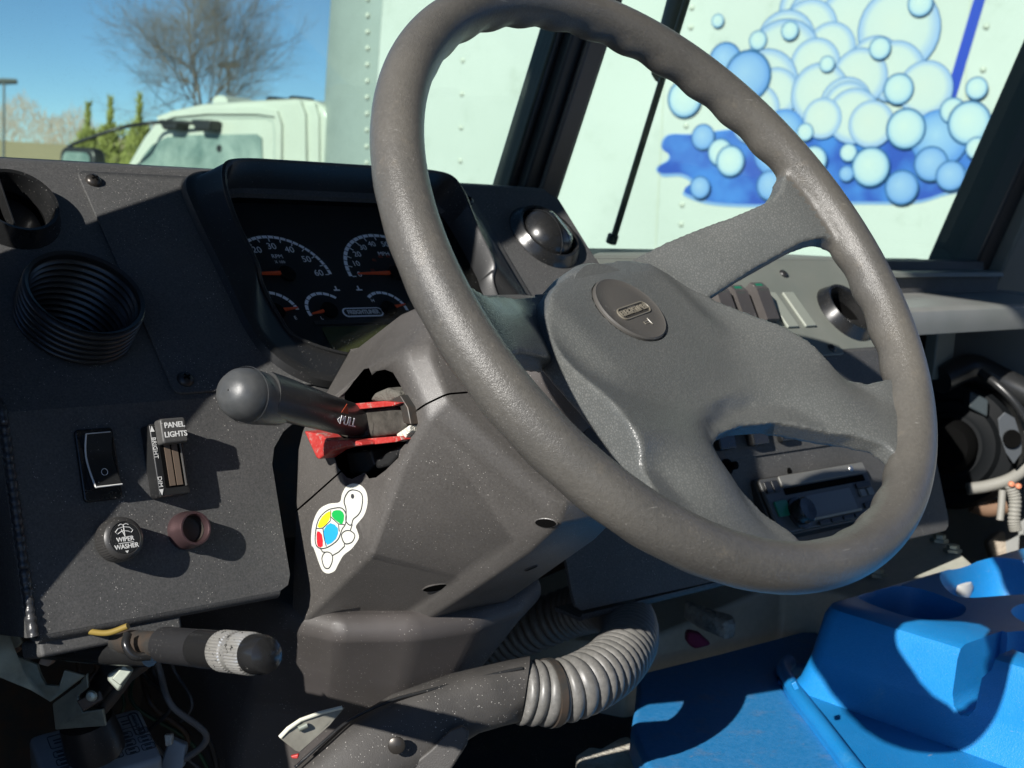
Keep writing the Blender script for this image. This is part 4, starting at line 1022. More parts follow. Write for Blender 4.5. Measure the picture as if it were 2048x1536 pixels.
# screw wells under the shroud: flat dark discs stand for their shade
dg = bpy.context.evaluated_depsgraph_get()
def bvh(o): 
    bm = bmesh.new(); bm.from_mesh(o.data); t = BVHTree.FromBMesh(bm); bm.free(); return t
TLo = bvh(lo)
for x, y, r in ((872,1174,.0098),(1092,1045,.0075),(1062,1135,.005)):
    h = TLo.ray_cast(V((0,0,0)), ray(x,y).normalized())
    if h[0] is not None:
        nz_ = h[1] if h[1].dot(ray(x,y)) < 0 else -h[1]; ex_ = (CR+CU*.18); ex_ = (ex_-nz_*ex_.dot(nz_)).normalized(); M = frame(h[0], ex_, nz_.cross(ex_)) @ Matrix.Diagonal((1,.5,1,1))
        lathe('screw_well', [(r*1.12,.0004),(r,.0009),(r*.9,-.001),(.0003,-.0012)], M, SHR, col_, 24)
        lathe('well_shade', [(r*.95,.0010),(.0003,.0011)], M, VOID, col_, 24)
# column tube between shroud and hub
lathe('column_tube', [(.0005,-.10),(.040,-.10),(.042,-.115),(.048,-.13),(.048,-.19),(.0005,-.19)], FCm, SHR2, col_, 40)
# lower column cover going down to the floor
def zring(z, half, back):
    pts = [(-x, y) for x, y in half] + [(x, y) for x, y in half[:-1]][::-1] + [(half[0][0], back), (-half[0][0], back)]
    return [V((WC.x+x, y, z)) for x, y in pts]
secs = [zring(-.322, [(.120,.838),(.102,.792),(.055,.765),(0,.757)], 1.0), zring(-.336, [(.123,.838),(.106,.786),(.056,.758),(0,.749)], 1.0), zring(-.372, [(.116,.866),(.088,.808),(.045,.778),(0,.768)], 1.02),
        zring(-.420, [(.110,.894),(.066,.842),(.034,.808),(0,.797)], 1.05), zring(-.52, [(.106,.925),(.060,.876),(.030,.842),(0,.832)], 1.09), zring(-.72, [(.10,.97),(.06,.92),(.03,.885),(0,.875)], 1.14)]
lc = loft('lower_cover', secs, SHR2, col_, None); bevel(lc, .010, 4, 8)
# inside the opening: switch carrier
sw = empty('lever_switch', CP(-.07,.03,.22), 'worn turn signal lever with a thick round end and red hazard tabs on the column', 'lever')
p0 = atX(770,845,.620); p1 = atX(700,838,.580); p2 = atX(620,815,.535); p3 = atX(565,798,.508); p4 = atX(530,790,.492)
zax = (p4-p0).normalized(); upv = V((0,.25,1))
LEV = mat('lever_plastic', (.030,.031,.031), .36, bump=((1300,.25,.0004),), dust=.35, wear=(40,(.07,.07,.068),.55,.8))
tube('lever_arm', spline([p0,p1,p2,p3,p4], 5), [.0105]*4+[.0112,.0118]+[.0122,.0125,.0128,.0131,.0134]+[.0137,.0140,.0142,.0144,.0146]+[.0148,.0150,.0152,.0154,.0156], LEV, sw, 18, flat=.85, up=upv)
e = atX(492,790,.478); KM = axis_frame(e, (p4-p1).normalized(), (0,0,1))
KNB = mat('lever_knob_worn', (.048,.051,.052), .34, bump=((1500,.3,.0004),), var=(50,(.080,.082,.082)))
lathe('lever_end', [(.0005,.0175),(.006,.0170),(.0118,.0145),(.0155,.009),(.0171,.002),(.0172,-.004),(.0172,-.011),(.0162,-.018),(.0153,-.026),(.0140,-.034)], KM, KNB, sw, 36)
lathe('mould_line', [(.01795,.0006),(.0182,.0),(.01795,-.0006)], KM @ Matrix.Rotation(R_(8),4,'X'), KNB, sw, 36)
# raised print on the arm
def rayframe(x, y, X, dx, dy):
    o = atX(x,y,X); a = atX(x+dx,y+dy,X); ex = (a-o).normalized(); n = -ray(x,y).normalized(); return frame(o, ex, n.cross(ex))
PM = frame(p2 + V((.004,-.0128,.002)), -zax*1.0, V((0,.35,.94))); 
vz = -ray(650,830).normalized(); vz = (vz - zax*vz.dot(zax)).normalized()
PM = frame(p2.lerp(p1,.42) + vz*.0142, -zax, vz.cross(-zax))
text('lettering', 'PULL', at_frame(PM, .006,-.003,0), .0085, WHITED, sw, .0002)
prism('lettering_arrow', [(-.0065,-.003),(-.0045,-.0012),(-.0045,-.0048)], PM, 0,.0003, WHITED, sw)
prism('hazard_triangle', [(-.0040,.0020),(.0040,.0020),(.0,.0085)], PM, 0,.0003, ORNGD, sw)
def slabpx(name, px, X0, X1, m, par, bev=.0006):
    n = len(px); vs = [atX(x,y,X0) for x,y in px]; d = V((X1-X0,0,0)); 
    vs = vs + [v + d for v in vs]
    o = raw(name, vs, [list(range(n)), list(range(n,2*n))[::-1]]+[[i,(i+1)%n,n+(i+1)%n,n+i] for i in range(n)], m, par)
    if bev: bevel(o, bev, 2)
    return o
slabpx('hazard_bar', [(650,812),(768,802),(800,806),(786,812),(664,824)], 0.5835,0.6220, RED, sw)
slabpx('hazard_bar', [(700,880),(800,872),(804,880),(792,884),(722,892)], 0.5840,0.6220, RED, sw)
hx = (atX(768,802,.5833)-atX(650,812,.5833)).normalized(); HZ = frame(atX(690,814,.5833), hx, V((-1,0,0)).cross(hx))
text('lettering', 'HAZARD', HZ, .0042, WHITE, sw, .0002)
slabpx('hazard_tab', [(607,862),(640,868),(655,880),(700,880),(722,884),(722,892),(690,894),(662,902),(637,919),(632,916)], 0.5720,0.5870, RED, sw, .0015)
GRB = mat('greasy_switch', (.030,.028,.024), .5, var=(80,(.075,.068,.058)), bump=(300,.4,.001))
slabpx('switch_block', [(672,824),(786,812),(806,822),(812,850),(800,868),(700,880),(676,872)], 0.5900,0.6320, GRB, sw, .003)
slabpx('switch_clip', [(775,802),(800,790),(815,815),(822,850),(806,846),(800,815)], 0.5875,0.6120, STEELD, sw, .001)
slabpx('switch_clip', [(792,868),(818,850),(820,862),(806,882),(796,884)], 0.5875,0.6120, TAN, sw, .001)
slabpx('switch_foam', [(735,802),(748,785),(770,776),(795,784),(800,800),(770,805)], 0.5970,0.6320, mat('dirty_foam',(.10,.095,.08),.9,bump=(250,.9,.003)), sw, .003)
slabpx('switch_frame', [(690,905),(740,900),(750,930),(735,945),(700,950)], 0.6070,0.6320, STEELD, sw, .002)
slabpx('switch_frame', [(745,920),(798,890),(802,905),(778,932),(750,940)], 0.5970,0.6220, BLK, sw, .003)

# ---- turtle sticker on the shroud
stk = empty('turtle_sticker', atX(680,1055,.61), 'small white-edged turtle sticker with a yellow, green, blue and red shell on the column', 'sticker')
def surf(x, y, off):
    h = TLo.ray_cast(V((0,0,0)), ray(x,y).normalized())
    p, n = (h[0], h[1]) if h[0] is not None else (atX(x,y,.61), V((-1,0,0)))
    if n.dot(ray(x,y)) > 0: n = -n
    return p + n*off
def decal(name, px, off, m, n=4, par=stk):
    pts = smooth2(px, n); cx = sum(p[0] for p in pts)/len(pts); cy = sum(p[1] for p in pts)/len(pts)
    vv = [V(p) for p in pts]; k = len(vv)
    xs = [p[0] for p in pts]; ys = [p[1] for p in pts]
    r = delaunay_2d_cdt(vv, [], [list(range(k))], 1, 1e-6)
    return raw(name, [surf(p.x, p.y, off) for p in r[0]], [list(f) for f in r[2]], m, par)
def c5(p): return (420+p[0]/3.657, 680+p[1]/3.657)
def c7(p): return (500+p[0]/3.413, 1086+p[1]/3.413)
INK = mat('sticker_ink', (.035,.036,.042), .5); STW = mat('sticker_white', (.60,.60,.54), .35, grain=(300,.06))
SC_ = {n: mat('sticker_'+n, c, .35) for n, c in (('yellow',(.82,.74,.02)),('green',(.01,.36,.07)),('blue',(.02,.32,.72)),('red',(.60,.02,.03)))}
outer = [c5(p) for p in ((1050,1050),(1000,1070),(968,1125),(950,1185),(870,1198),(800,1240),(757,1330),(742,1430),(745,1500))] + [c7(p) for p in ((435,30),(455,85),(478,150),(500,192),(535,208),(580,190),(602,150),(640,85),(690,45))] + [c5(p) for p in ((1060,1500),(1092,1445),(1078,1390),(1072,1355),(1130,1280),(1155,1190),(1145,1110),(1105,1062))]
decal('sticker_sheet', outer, .0003, STW)
def ink(px, w=.55, off=.0006, closed=True, n=4):
    pts = smooth2(px, n) if closed else px
    tube('ink_line', [surf(x,y,off-.0002) for x,y in pts], w*.0009, INK, stk, 4, closed=closed)
head = [c5(p) for p in ((1035,1097),(1000,1130),(985,1180),(998,1230),(1000,1270),(998,1320),(1020,1350),(1040,1348),(1052,1310),(1090,1275),(1112,1230),(1120,1150),(1095,1108))]
ink(head)
decal('turtle_eye', [c5(p) for p in circle(1046,1142,11,10,18)], .0006, INK)
shell = [c5(p) for p in ((900,1232),(965,1228),(1000,1275),(995,1345),(970,1385),(945,1450),(905,1490),(850,1520),(800,1520),(775,1480),(778,1390),(800,1310),(850,1255))]
ink(shell)
for nm, px in (('yellow',((876,1252),(825,1290),(790,1362),(826,1368),(876,1318),(884,1270))),('green',((905,1250),(958,1245),(985,1282),(972,1345),(935,1328),(896,1290))),('blue',((884,1338),(940,1376),(925,1452),(862,1498),(842,1440),(838,1385))),('red',((788,1398),(822,1422),(828,1508),(792,1508),(784,1450)))):
    decal('shell_plate', [c5(p) for p in px], .0005, SC_[nm], 2)
for ln in (((888,1245),(886,1320),(830,1375),(782,1378)),((890,1295),(945,1345),(990,1350)),((830,1378),(838,1440),(855,1510)),((945,1348),(950,1400))):
    ink([c5(p) for p in ln], .5, closed=False)
ink([c5(p) for p in ((965,1430),(990,1398),(1030,1395),(1064,1428),(1042,1476),(990,1488))])
ink([c7(p) for p in ((495,105),(518,62),(558,72),(568,112),(545,168),(512,165))])
ink([c7((480,30)),c7((500,60)),c7((520,62))], closed=False); ink([c7((566,85)),c7((610,60)),c7((650,20)),c5((985,1490))], closed=False); ink([c5((1045,1350)),c5((1030,1395))], closed=False)
# ================================================================== UNDER THE DASH, LEFT
lv = empty('tilt_lever', atD(420,1300,.80), 'black handle with a worn knurled chrome end below the left dash', 'lever')
a0, a1, a2, a3 = atD(225,1282,.92), atD(330,1290,.86), atD(400,1297,.825), atD(538,1311,.768)
LVB = mat('lever_black_paint', (.018,.018,.019), .4, dust=.3, bump=(700,.15,.0003))
tube('handle_sleeve', [a1, a2], .0112, LVB, lv, 24)
tube('lever_rod', [a0, a1], .008, STEELD, lv, 14)
ax = (a3-a2).normalized(); LM = axis_frame(a2, ax); Ln = (a3-a2).length
WCH = mat('chipped_chrome', (.62,.60,.55), .32, metal=.75, wear=(260,(.02,.02,.02),.58,.62))
PBK = mat('chipped_black', (.014,.014,.014), .22, wear=(300,(.6,.58,.54),.68,.71))
lathe('end_collar', [(.0104,0),(.0114,.001),(.0114,Ln*.34)], LM, PBK, lv, 40)
lathe('knurled_band', [(.0114,Ln*.34),(.0117,Ln*.36),(.0117,Ln*.52),(.0112,Ln*.535),(.0112,Ln*.60),(.0117,Ln*.615),(.0117,Ln*.78),(.0112,Ln*.80)], LM, WCH, lv, 80, 25, mod=lambda i,j: 1+(.03 if i % 2 else -.03) if j in (1,2,5,6) else 1)
lathe('end_cap', [(.0112,Ln*.80),(.0112,Ln*.90),(.0098,Ln*.97),(.0055,Ln*1.005),(.0003,Ln*1.01)], LM, PBK, lv, 40)
# steel brackets and switch
def slabD(name, px, d0, th, m, par, bev=.001, d1=None):
    """plate traced at depth d0 (optionally a list of depths per corner), th thick"""
    n = len(px); ds = d0 if isinstance(d0, (list,tuple)) else [d0]*n
    vs = [atD(x,y,d) for (x,y), d in zip(px, ds)]; vs = vs + [v + CF*th for v in vs]
    o = raw(name, vs, [list(range(n)), list(range(n,2*n))[::-1]]+[[i,(i+1)%n,n+(i+1)%n,n+i] for i in range(n)], m, par)
    if bev: bevel(o, bev, 2)
    return o
bk = empty('steel_bracket', atD(80,1340,.95), 'rusty-edged galvanised steel bracket hanging under the left corner of the dash', 'bracket')
slabD('bracket_plate', [(-40,1215),(5,1230),(45,1285),(20,1308),(75,1330),(80,1352),(92,1370),(118,1372),(128,1340),(170,1352),(100,1405),(60,1380),(-40,1340)], [.90,.90,.92,.93,.94,.95,.95,.95,.95,.96,.96,.93,.90], .004, STEEL, bk, .001)
RUST = mat('rusty_edge', (.22,.09,.04), .8, var=(60,(.32,.26,.20)))
slabD('bent_lip', [(75,1328),(92,1298),(116,1306),(96,1334)], .935, .012, RUST, bk)
slabD('bent_lip', [(18,1306),(36,1290),(42,1296),(28,1310)], .925, .01, RUST, bk)
tube('bracket_rod', [atD(80,1290,.93), atD(200,1302,.92), atD(300,1306,.90)], .009, BLKG, bk, 12)
tube('yellow_wire', spline([atD(170,1262,.90), atD(215,1266,.89), atD(256,1252,.885)], 6), .002, mat('yellow_insulation',(.20,.14,.03),.5), bk, 8)
tube('cable_tie', spline([atD(255,1268,.87), atD(252,1290,.865), atD(268,1312,.865), atD(300,1312,.87)], 6), .0028, BLKG, bk, 8)
ps_ = empty('pedal_switch', atD(180,1400,.98), 'folded zinc bracket with a black plunger standing over the fuse box cover', 'bracket')
slabD('folded_plate', [(104,1408),(158,1368),(174,1346),(176,1376),(156,1392),(166,1424),(206,1418),(212,1452),(110,1460)], [.97,.97,.965,.965,.965,.955,.96,.97,.98], .004, STEEL, ps_)
slabD('folded_flap', [(152,1402),(200,1380),(206,1400),(166,1424)], .953, .003, STEELD, ps_)
lathe('rivet', [(.004,0),(.003,.002),(.0003,.0026)], axis_frame(atD(183,1392,.950), -CF), STEEL, ps_, 12)
tube('plunger', [atD(172,1440,.995), atD(184,1475,1.0), atD(192,1500,1.005)], [.019,.021,.021], BLK, ps_, 24)
slabD('zinc_clip', [(212,1350),(246,1330),(264,1342),(236,1386),(214,1362)], .93, .008, STEEL, ps_, .002)
slabD('zinc_clip_fold', [(246,1330),(264,1342),(240,1372),(222,1358)], .928, .002, STEEL, ps_, .001)
tube('plunger_arm', [atD(232,1345,1.0), atD(170,1440,1.01)], .012, BLK, ps_, 10)
tube('roller_chain', [atD(295,1325,.96), atD(258,1352,.96), atD(228,1392,.965), atD(205,1420,.97)], .004, STEELD, ps_, 8)
# fuse box
fx = empty('fuse_box', atD(180,1490,1.04), 'blue-grey fuse box cover with a printed layout of boxes low on the left', 'fuse box')
fo_ = atD(55,1472,1.02); fxr = atD(278,1412,1.06); fdn = atD(75,1560,.985)
FXM = frame(fo_, (fxr-fo_), -(fdn-fo_)); fw_, fh_ = (fxr-fo_).length, (fdn-fo_).length
prism('box_cover', rrect(0, fw_, -fh_*1.3, 0, .006), FXM, -.03, 0, FUSE, fx, .004, 3)
def fr(x0,x1,y0,y1):
    tube('print_frame', [FXM @ V((x,y,.0003)) for x,y in rrect(x0,x1,y0,y1,.0015,3)], .00035, FUSEP, fx, 4, closed=True)
    for k in range(2): box('print_text', FXM, ((x0+x1)/2,(y0+y1)/2+.0016-.0032*k,.0002), ((x1-x0)*.5,.0012,.0002), FUSEP, fx)
for i in range(4): fr(.012+i*.0165,.025+i*.0165,-.020,-.007)
for r in range(3):
    for i in range(6): fr(.012+i*.0118,.0215+i*.0118,-.0295-r*.0085,-.0235-r*.0085)
tube('print_frame', [FXM @ V((x,y,.0003)) for x,y in rrect(fw_-.011,fw_-.004,-.030,-.006,.003,4)], .0006, FUSEP, fx, 4, closed=True)
text('badge_lettering', 'FREIGHTLINER', rotz(at_frame(FXM, fw_-.0075,-.018,.0003), R_(-90)), .0040, FUSEP, fx, .0001, sx=.72)
slabD('fuse_latch', [(338,1476),(372,1490),(366,1536),(330,1560),(318,1536)], 1.05, .01, FUSE, fx, .002)
slabD('latch_tab', [(328,1470),(344,1470),(344,1490),(330,1494)], 1.045, .006, TAN, fx, .001)

wl = empty('wire_loom', atD(300,1450,1.0), 'tangle of thin dark wires hanging behind the chrome-tipped lever', 'wires')
rw = random.Random(9)
WC_ = [mat('wire_'+n, c, .45) for n, c in (('black',(.012,.012,.013)),('grey',(.10,.10,.10)),('brown',(.06,.035,.02)),('green',(.02,.06,.03)))]
for i in range(11):
    x0 = rw.uniform(120,330); d0 = rw.uniform(1.0,1.1)
    tube('wire', spline([atD(x0,1270+rw.uniform(0,30),d0), atD(x0+rw.uniform(-30,40),1340,d0+.02), atD(x0+rw.uniform(-40,60),1410,d0+.01), atD(x0+rw.uniform(-20,120),1480,d0+.03), atD(x0+rw.uniform(0,160),1560,d0+.05)], 8), rw.choice((.0014,.0018,.0026)), WC_[i % 4], wl, 7)
# ================================================================== DUCT AND FLEX HOSE
dc = empty('heater_duct', atD(820,1450,1.05), 'flat black plastic heater duct with a bolt running into a ribbed hose', 'duct')
def ductring(a, b, d, th):
    A, Bq = atD(*a, d), atD(*b, d); c = (A+Bq)/2; u = (A-Bq)/2; n = CF*th; out = []
    for k in range(20):
        t = 2*math.pi*k/20; cu, cv = math.cos(t), math.sin(t)
        out.append(c + u*(abs(cu)**.75*(1 if cu > 0 else -1)) + n*(abs(cv)**.75*(1 if cv > 0 else -1)))
    return out
DUC = mat('duct_plastic', (.040,.038,.036), .5, bump=((900,.4,.0006),), dust=1., var=(25,(.058,.054,.05)))
secs = [ductring((570,1560),(640,1640),1.0,.02), ductring((635,1500),(720,1610),1.01,.022), ductring((700,1440),(820,1560),1.025,.024), ductring((780,1392),(900,1500),1.04,.024), ductring((900,1350),(960,1462),1.055,.024), ductring((1020,1322),(1010,1448),1.07,.022), ductring((1060,1314),(1040,1442),1.075,.020)]
loft('duct_body', secs, DUC, dc, 60)
sm = [atD(x,y,d) for x,y,d in ((590,1535,.990),(640,1490,.997),(700,1440,1.010),(780,1402,1.023),(860,1380,1.034),(950,1357,1.047),(1045,1336,1.057))]
tube('mould_seam', spline(sm, 5), .0012, BLK, dc, 6)
lathe('bolt', [(.0062,0),(.0062,.002),(.0045,.003),(.0003,.0032)], axis_frame(atD(793,1490,.999), -CF+CR*.1), SCREW, dc, 16)
slabD('duct_flange', [(815,1536),(860,1500),(900,1462),(925,1452),(938,1462),(934,1490),(905,1536),(880,1580),(800,1580)], 1.012, .006, DUC, dc, .002)
pd = empty('bare_metal_tab', atD(610,1460,1.0), 'small bare metal tab with a rivet at the foot of the steering column', 'bracket')
slabD('tab_plate', [(558,1476),(575,1458),(600,1440),(640,1426),(690,1415),(660,1450),(600,1505),(590,1502)], [.985,.985,.99,.995,1.0,1.0,.985,.985], .003, mat('tab_zinc',(.30,.29,.24),.45,metal=.4,var=(60,(.2,.19,.16))), pd, .0008)
tube('bright_edge', [atD(x,y,d-.001) for x,y,d in ((560,1474,.985),(576,1457,.985),(601,1440,.99),(640,1426,.995),(684,1415,1.0))], .0016, mat('bare_edge',(.6,.6,.5),.5), pd, 6)
tube('tab_rivet', [atD(597,1458,.986), atD(614,1450,.988)], .0022, STEEL, pd, 8)
slabD('red_wire_end', [(580,1512),(598,1508),(596,1518),(584,1518)], 1.0, .004, RED, pd)
fh = empty('flex_hose', atD(1150,1370,1.1), 'grey ribbed flexible hose curling from the heater duct behind the dash', 'hose')
path = spline([atD(1035,1383,1.075), atD(1100,1386,1.085), atD(1165,1368,1.10), atD(1225,1330,1.14), atD(1258,1280,1.20), atD(1252,1235,1.28), atD(1215,1212,1.34), atD(1150,1222,1.38), atD(1080,1248,1.40), atD(1020,1275,1.42), atD(960,1300,1.44)], 30)
# resample evenly
L_ = [0]
for i in range(1, len(path)): L_.append(L_[-1]+(path[i]-path[i-1]).length)
tot = L_[-1]; NR = 54; SP = 8; pts, rad = [], []
j = 0
for i in range(NR*SP+1):
    s = tot*i/(NR*SP)
    while j < len(L_)-2 and L_[j+1] < s: j += 1
    t = (s-L_[j])/max(1e-9, L_[j+1]-L_[j]); pts.append(path[j].lerp(path[j+1], t)); ph = (i/SP) % 1.0
    rad.append(.0222 + .0034*abs(math.sin(math.pi*ph))**.7)
HOS = mat('flex_hose_grey', (.115,.113,.105), .36, dust=.5, var=(60,(.145,.14,.13)), grain=(250,.2), bump=(500,.15,.0004))
tube('ribbed_wall', pts, rad, HOS, fh, 28, 40, up=CU)
tube('hose_clamp', [pts[22], pts[27]], .0268, STEELD, fh, 32)

# ================================================================== ENGINE COVER, CONSOLE
eg = empty('engine_cover', (1.35,.9,-.8), 'flat grey-green engine cover with bolts along its edge beneath the radio', 'engine cover')
EZ = -.50
EN = V((-.15,0,1)); EP = V((1.0,0,-.495))
def atE(x, y, up=0.): return at(x, y, EN, EP+V((0,0,up)))
ep = [(1.06,1.0),(1.09,.935),(1.335,.918),(1.37,.785),(1.55,.765),(1.80,.60),(1.90,.60)] + [(p.x,p.y) for p in (atE(1950,1128), atE(1862,1050))] + [(1.45,1.15),(1.06,1.15)]
n_ = len(ep); ez = lambda x: -.495+.15*(x-1.0)
raw('cover_top', [V((x,y,ez(x))) for x,y in ep]+[V((x,y,FZ)) for x,y in ep], [list(range(n_)), list(range(n_,2*n_))[::-1]]+[[i,(i+1)%n_,n_+(i+1)%n_,n_+i] for i in range(n_)], ENGG, eg)
bevel(bpy.data.objects[eg.children[0].name], .006, 3)
for x, y in ((1878,1083),(1754,1152),(1905,1104)):
    q = atE(x,y); lathe('bolt', [(.011,0),(.011,.004),(.0075,.0045),(.0075,.009),(.0003,.0095)], Matrix.Translation(q), STEEL, eg, 6, 20)
fm = empty('floor_mat', (1.0,.85,-.7), 'dark gritty rubber floor mat with a pale torn felt edge under the hose', 'floor mat')
q = [atZ(x,y,-.56) for x,y in ((800,1300),(1320,1300),(1330,1420),(1300,1660),(760,1660))]
prism('mat_sheet', [(p.x,p.y) for p in q], I4, -.60, -.56, MATF, fm, .01)
q = [atZ(x,y,-.545) for x,y in ((1150,1508),(1178,1490),(1200,1494),(1235,1474),(1258,1468),(1285,1500),(1310,1620),(1190,1620))]
prism('felt_edge', [(p.x,p.y) for p in q], I4, -.5595, -.545, TAN, fm, .006, 3)
q = [atE(x,y,.002) for x,y in ((1370,1232),(1420,1252),(1465,1265),(1470,1280),(1450,1288),(1395,1262),(1366,1240))]
rag = empty('cloth_scrap', atZ(1420,1260,EZ), 'scrap of white knitted cloth lying in shade behind the blue pad', 'cloth')
RAGM = mat('knit_cloth', (.34,.35,.32), .95, bump=((140,1.,.006),), var=(90,(.22,.23,.21)))
prism('cloth_fold', [(p.x,p.y) for p in q], I4, q[0].z-.001, q[0].z+.020, RAGM, rag, .008, 3)
slabD('red_cloth', [(1375,1262),(1400,1268),(1425,1290),(1390,1300),(1372,1285)], 1.45, .02, mat('crimson_cloth',(.12,.01,.04),.9), rag, .004)

cs = empty('blue_console', (1.3,.55,-.5), 'bright blue moulded plastic console with cup wells and a slotted side', 'console')
ZT = -.40; ZF = -.492
# flared body: top outline and foot outline
def bxring(z, x0, y1, x1=1.72, y0=.05, r=.025):
    return [V((a,b,z)) for a,b in rrect(x0,x1,y0,y1,r,6)]
secs = [bxring(ZF-.02,1.150,.785), bxring(ZF,1.152,.784), bxring(ZF+.012,1.160,.778), bxring(ZF+.035,1.166,.772), bxring(ZT-.012,1.169,.763), bxring(ZT-.003,1.173,.759,r=.024), bxring(ZT,1.181,.752,r=.022)]
bx = loft('console_body', secs, [BLUE], cs, None)
FZt = Matrix.Translation((0,0,0))
def bowl(pts, ztop, depth, taper=.86):
    n = len(pts); cx = sum(p[0] for p in pts)/n; cy = sum(p[1] for p in pts)/n; S = []
    for z, k in ((ztop+.02,1.04),(ztop-.001,1.0),(ztop-.006,.97),(ztop-depth*.8,taper),(ztop-depth,taper*.9)):
        S.append([V((cx+(x-cx)*k, cy+(y-cy)*k, z)) for x,y in pts])
    return loft('cutter', S, BLUE, None, None)
w1_ = smooth2([(lambda p: (p.x,p.y))(atZ(x,y,ZT)) for x,y in ((1716,1192),(1745,1176),(1800,1172),(1850,1180),(1905,1200),(1932,1215),(1920,1232),(1880,1239),(1830,1236),(1780,1222),(1735,1205))], 4)
w2_ = smooth2([(lambda p: (p.x,p.y))(atZ(x,y,ZT)) for x,y in ((1880,1150),(1905,1130),(1965,1116),(2030,1118),(2110,1135),(2150,1165),(2100,1185),(2020,1190),(1930,1195),(1895,1180))], 4)
w3_ = smooth2([(lambda p: (p.x,p.y))(atZ(x,y,ZT)) for x,y in ((2022,1222),(2060,1205),(2150,1215),(2200,1250),(2150,1270),(2060,1250))], 4)
w4_ = [(1.245+.041*math.cos(2*math.pi*k/32), .560+.041*math.sin(2*math.pi*k/32)) for k in range(32)]
cuts = [bowl(w1_,ZT,.055), bowl(w2_,ZT,.05), bowl(w3_,ZT,.05), bowl(w4_,ZT,.075,.95)]
# slot through the side into the round cup well
sl_ = [(.606,ZT+.02),(.606,ZT-.045),(.603,ZT-.056),(.595,ZT-.062),(.587,ZT-.060),(.582,ZT-.052),(.580,ZT-.022),(.572,ZT-.012),(.572,ZT+.02)]
FS = frame((1.14,0,0), (0,1,0), (0,0,1))
sc = prism('cutter', sl_, FS, -.02, .10, BLUE)
sc2 = raw('cutter', [V((x,y,z)) for x in (1.10,1.25) for y,z in sl_], [list(range(9))[::-1], list(range(9,18))]+[[i,(i+1)%9,9+(i+1)%9,9+i] for i in range(9)], BLUE)
bpy.data.objects.remove(sc)
cut(bx, cuts+[sc2], 40)
bevel(bx, .0025, 3, 40)
# foot flange with a rolled ridge, and the pad beside it
rg = [atZ(x,y,ZF+.004) for x,y in ((1566,1322),(1556,1340),(1580,1385),(1630,1450),(1690,1530),(1760,1620))]
fl_ = [(p.x,p.y) for p in rg] + [(1.3,.3),(1.3,.75),(1.17,.80)]
prism('foot_flange', fl_, I4, ZF-.02, ZF+.002, BLUE, cs, .003)
tube('rolled_ridge', spline([p + V((.008,-.002,-.002)) for p in rg], 6), .0080, BLUE, cs, 14)
slabD('latch_mark', [(1582,1368),(1592,1362),(1600,1378),(1590,1382)], 1.21, .004, BLUE, cs)
pdx = empty('blue_pad', atZ(1430,1430,ZF), 'scuffed flat blue foam pad lying left of the blue console', 'pad')
pp = [atZ(x,y,ZF-.004) for x,y in ((1272,1395),(1274,1362),(1290,1342),(1440,1305),(1600,1262),(1640,1262),(1660,1330),(1566,1328),(1552,1345),(1580,1392),(1640,1470),(1700,1550),(1760,1640),(1500,1640),(1330,1620),(1262,1458))]
prism('pad_sheet', [(p.x,p.y) for p in pp], I4, ZF-.034, ZF-.004, BLUEP, pdx, .006, 3)
mo = empty('white_cap', atZ(1915,1180,ZT-.03), 'small whitish plastic cap lying in the blue console tray', 'cap')
qm = atZ(1908,1182,ZT-.036); lathe('cap_body', [(.0003,.016),(.014,.015),(.019,.010),(.021,.0),(.0003,-.002)], Matrix.Translation(qm) @ Matrix.Rotation(R_(18),4,'X') @ Matrix.Diagonal((1.5,.8,1,1)), mat('cap_white',(.55,.54,.50),.4), mo, 28)

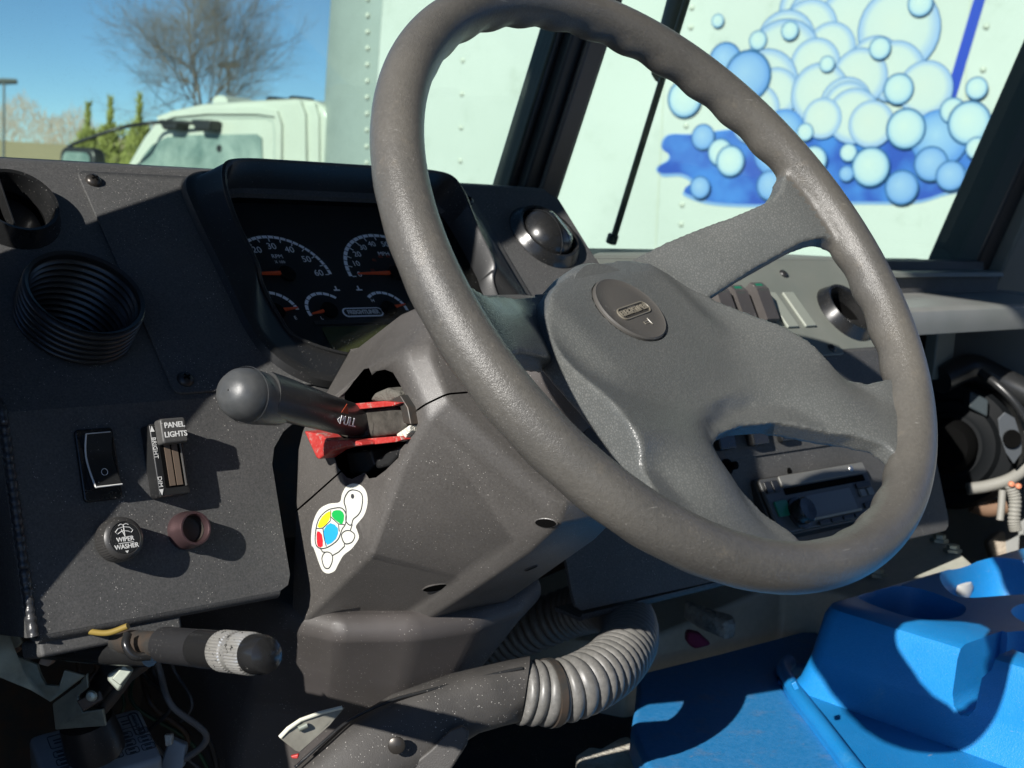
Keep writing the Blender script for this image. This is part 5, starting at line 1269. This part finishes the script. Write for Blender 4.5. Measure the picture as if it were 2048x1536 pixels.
# ================================================================== BLOWER CAVITY ON THE RIGHT
bw = empty('blower_unit', (1.75,1.0,-.45), 'dark heater blower with steel plate and cables inside the open right footwell', 'blower')
ctr = atD(1905,890,2.0); BM = axis_frame(ctr, -CF + CR*-.5)
BLW = mat('blower_plastic', (.006,.007,.008), .6, spec=.08)
lathe('blower_housing', [(.0005,.03),(.045,.03),(.05,.026),(.062,.024),(.068,.015),(.085,.012),(.092,.0),(.092,-.06)], BM, BLW, bw, 40, 30)
lathe('motor_can', [(.0005,.062),(.03,.06),(.038,.05),(.04,.03)], BM, VOID, bw, 32)
slabD('steel_plate', [(1996,838),(2010,824),(2030,836),(2044,880),(2044,905),(2028,928),(2012,905),(2000,870)], 1.92, .004, mat('plate_grey',(.09,.10,.11),.4,metal=.4), bw, .001)
lathe('plate_hole', [(.013,.0),(.012,.002),(.0003,.001)], axis_frame(atD(2024,878,1.915), -CF), VOID, bw, 20)
slabD('relay', [(1940,780),(1978,800),(1976,835),(1938,815)], 1.95, .03, mat('relay_grey',(.035,.045,.05),.4), bw, .003)
tube('braided_cable', spline([atD(1960,745,1.95), atD(1995,770,1.93), atD(2030,805,1.92), atD(2060,850,1.92)], 8), .006, RUB, bw, 10)
WH = mat('white_hose', (.24,.235,.21), .5, bump=(400,.3,.001))
tube('white_hose', spline([atD(1935,978,1.95), atD(1975,972,1.95), atD(2020,958,1.95), atD(2060,930,1.96)], 8), .0085, WH, bw, 12)
tube('brown_wrap', spline([atD(1945,1008,2.0), atD(1975,1018,2.0), atD(2010,1012,2.0)], 6), .012, mat('brown_tape',(.17,.10,.06),.7), bw, 12)
cp_ = spline([atD(2022,970,1.9), atD(2030,1000,1.9), atD(2028,1040,1.9), atD(2032,1062,1.9)], 10)
tube('ribbed_conduit', cp_, [.0075+.0014*(i % 2) for i in range(len(cp_))], WH, bw, 12, 30)
tube('cable', spline([atD(2005,980,1.9), atD(2003,1010,1.9), atD(2000,1040,1.9)], 6), .005, WH, bw, 10)
for x, y in ((2022,968),(2036,972)): lathe('terminal', [(.0003,.005),(.0035,.004),(.0042,0)], axis_frame(atD(x,y,1.89), -CF), mat('orange_terminal',(.6,.22,.12),.5), bw, 12)
tube('black_loom', spline([atD(1880,760,1.95), atD(1940,735,1.98), atD(2000,760,1.98), atD(2060,790,1.97)], 8), .02, RUB, bw, 12)
ff_ = empty('footwell_felt', atD(2000,1090,2.0), 'tan felt lining catching the sun deep in the right footwell', 'lining')
slabD('felt_sheet', [(1975,1085),(2000,1062),(2060,1060),(2060,1130),(1985,1120)], 2.1, .02, mat('tan_felt',(.34,.29,.23),.95,bump=(90,.6,.01)), ff_, .004)
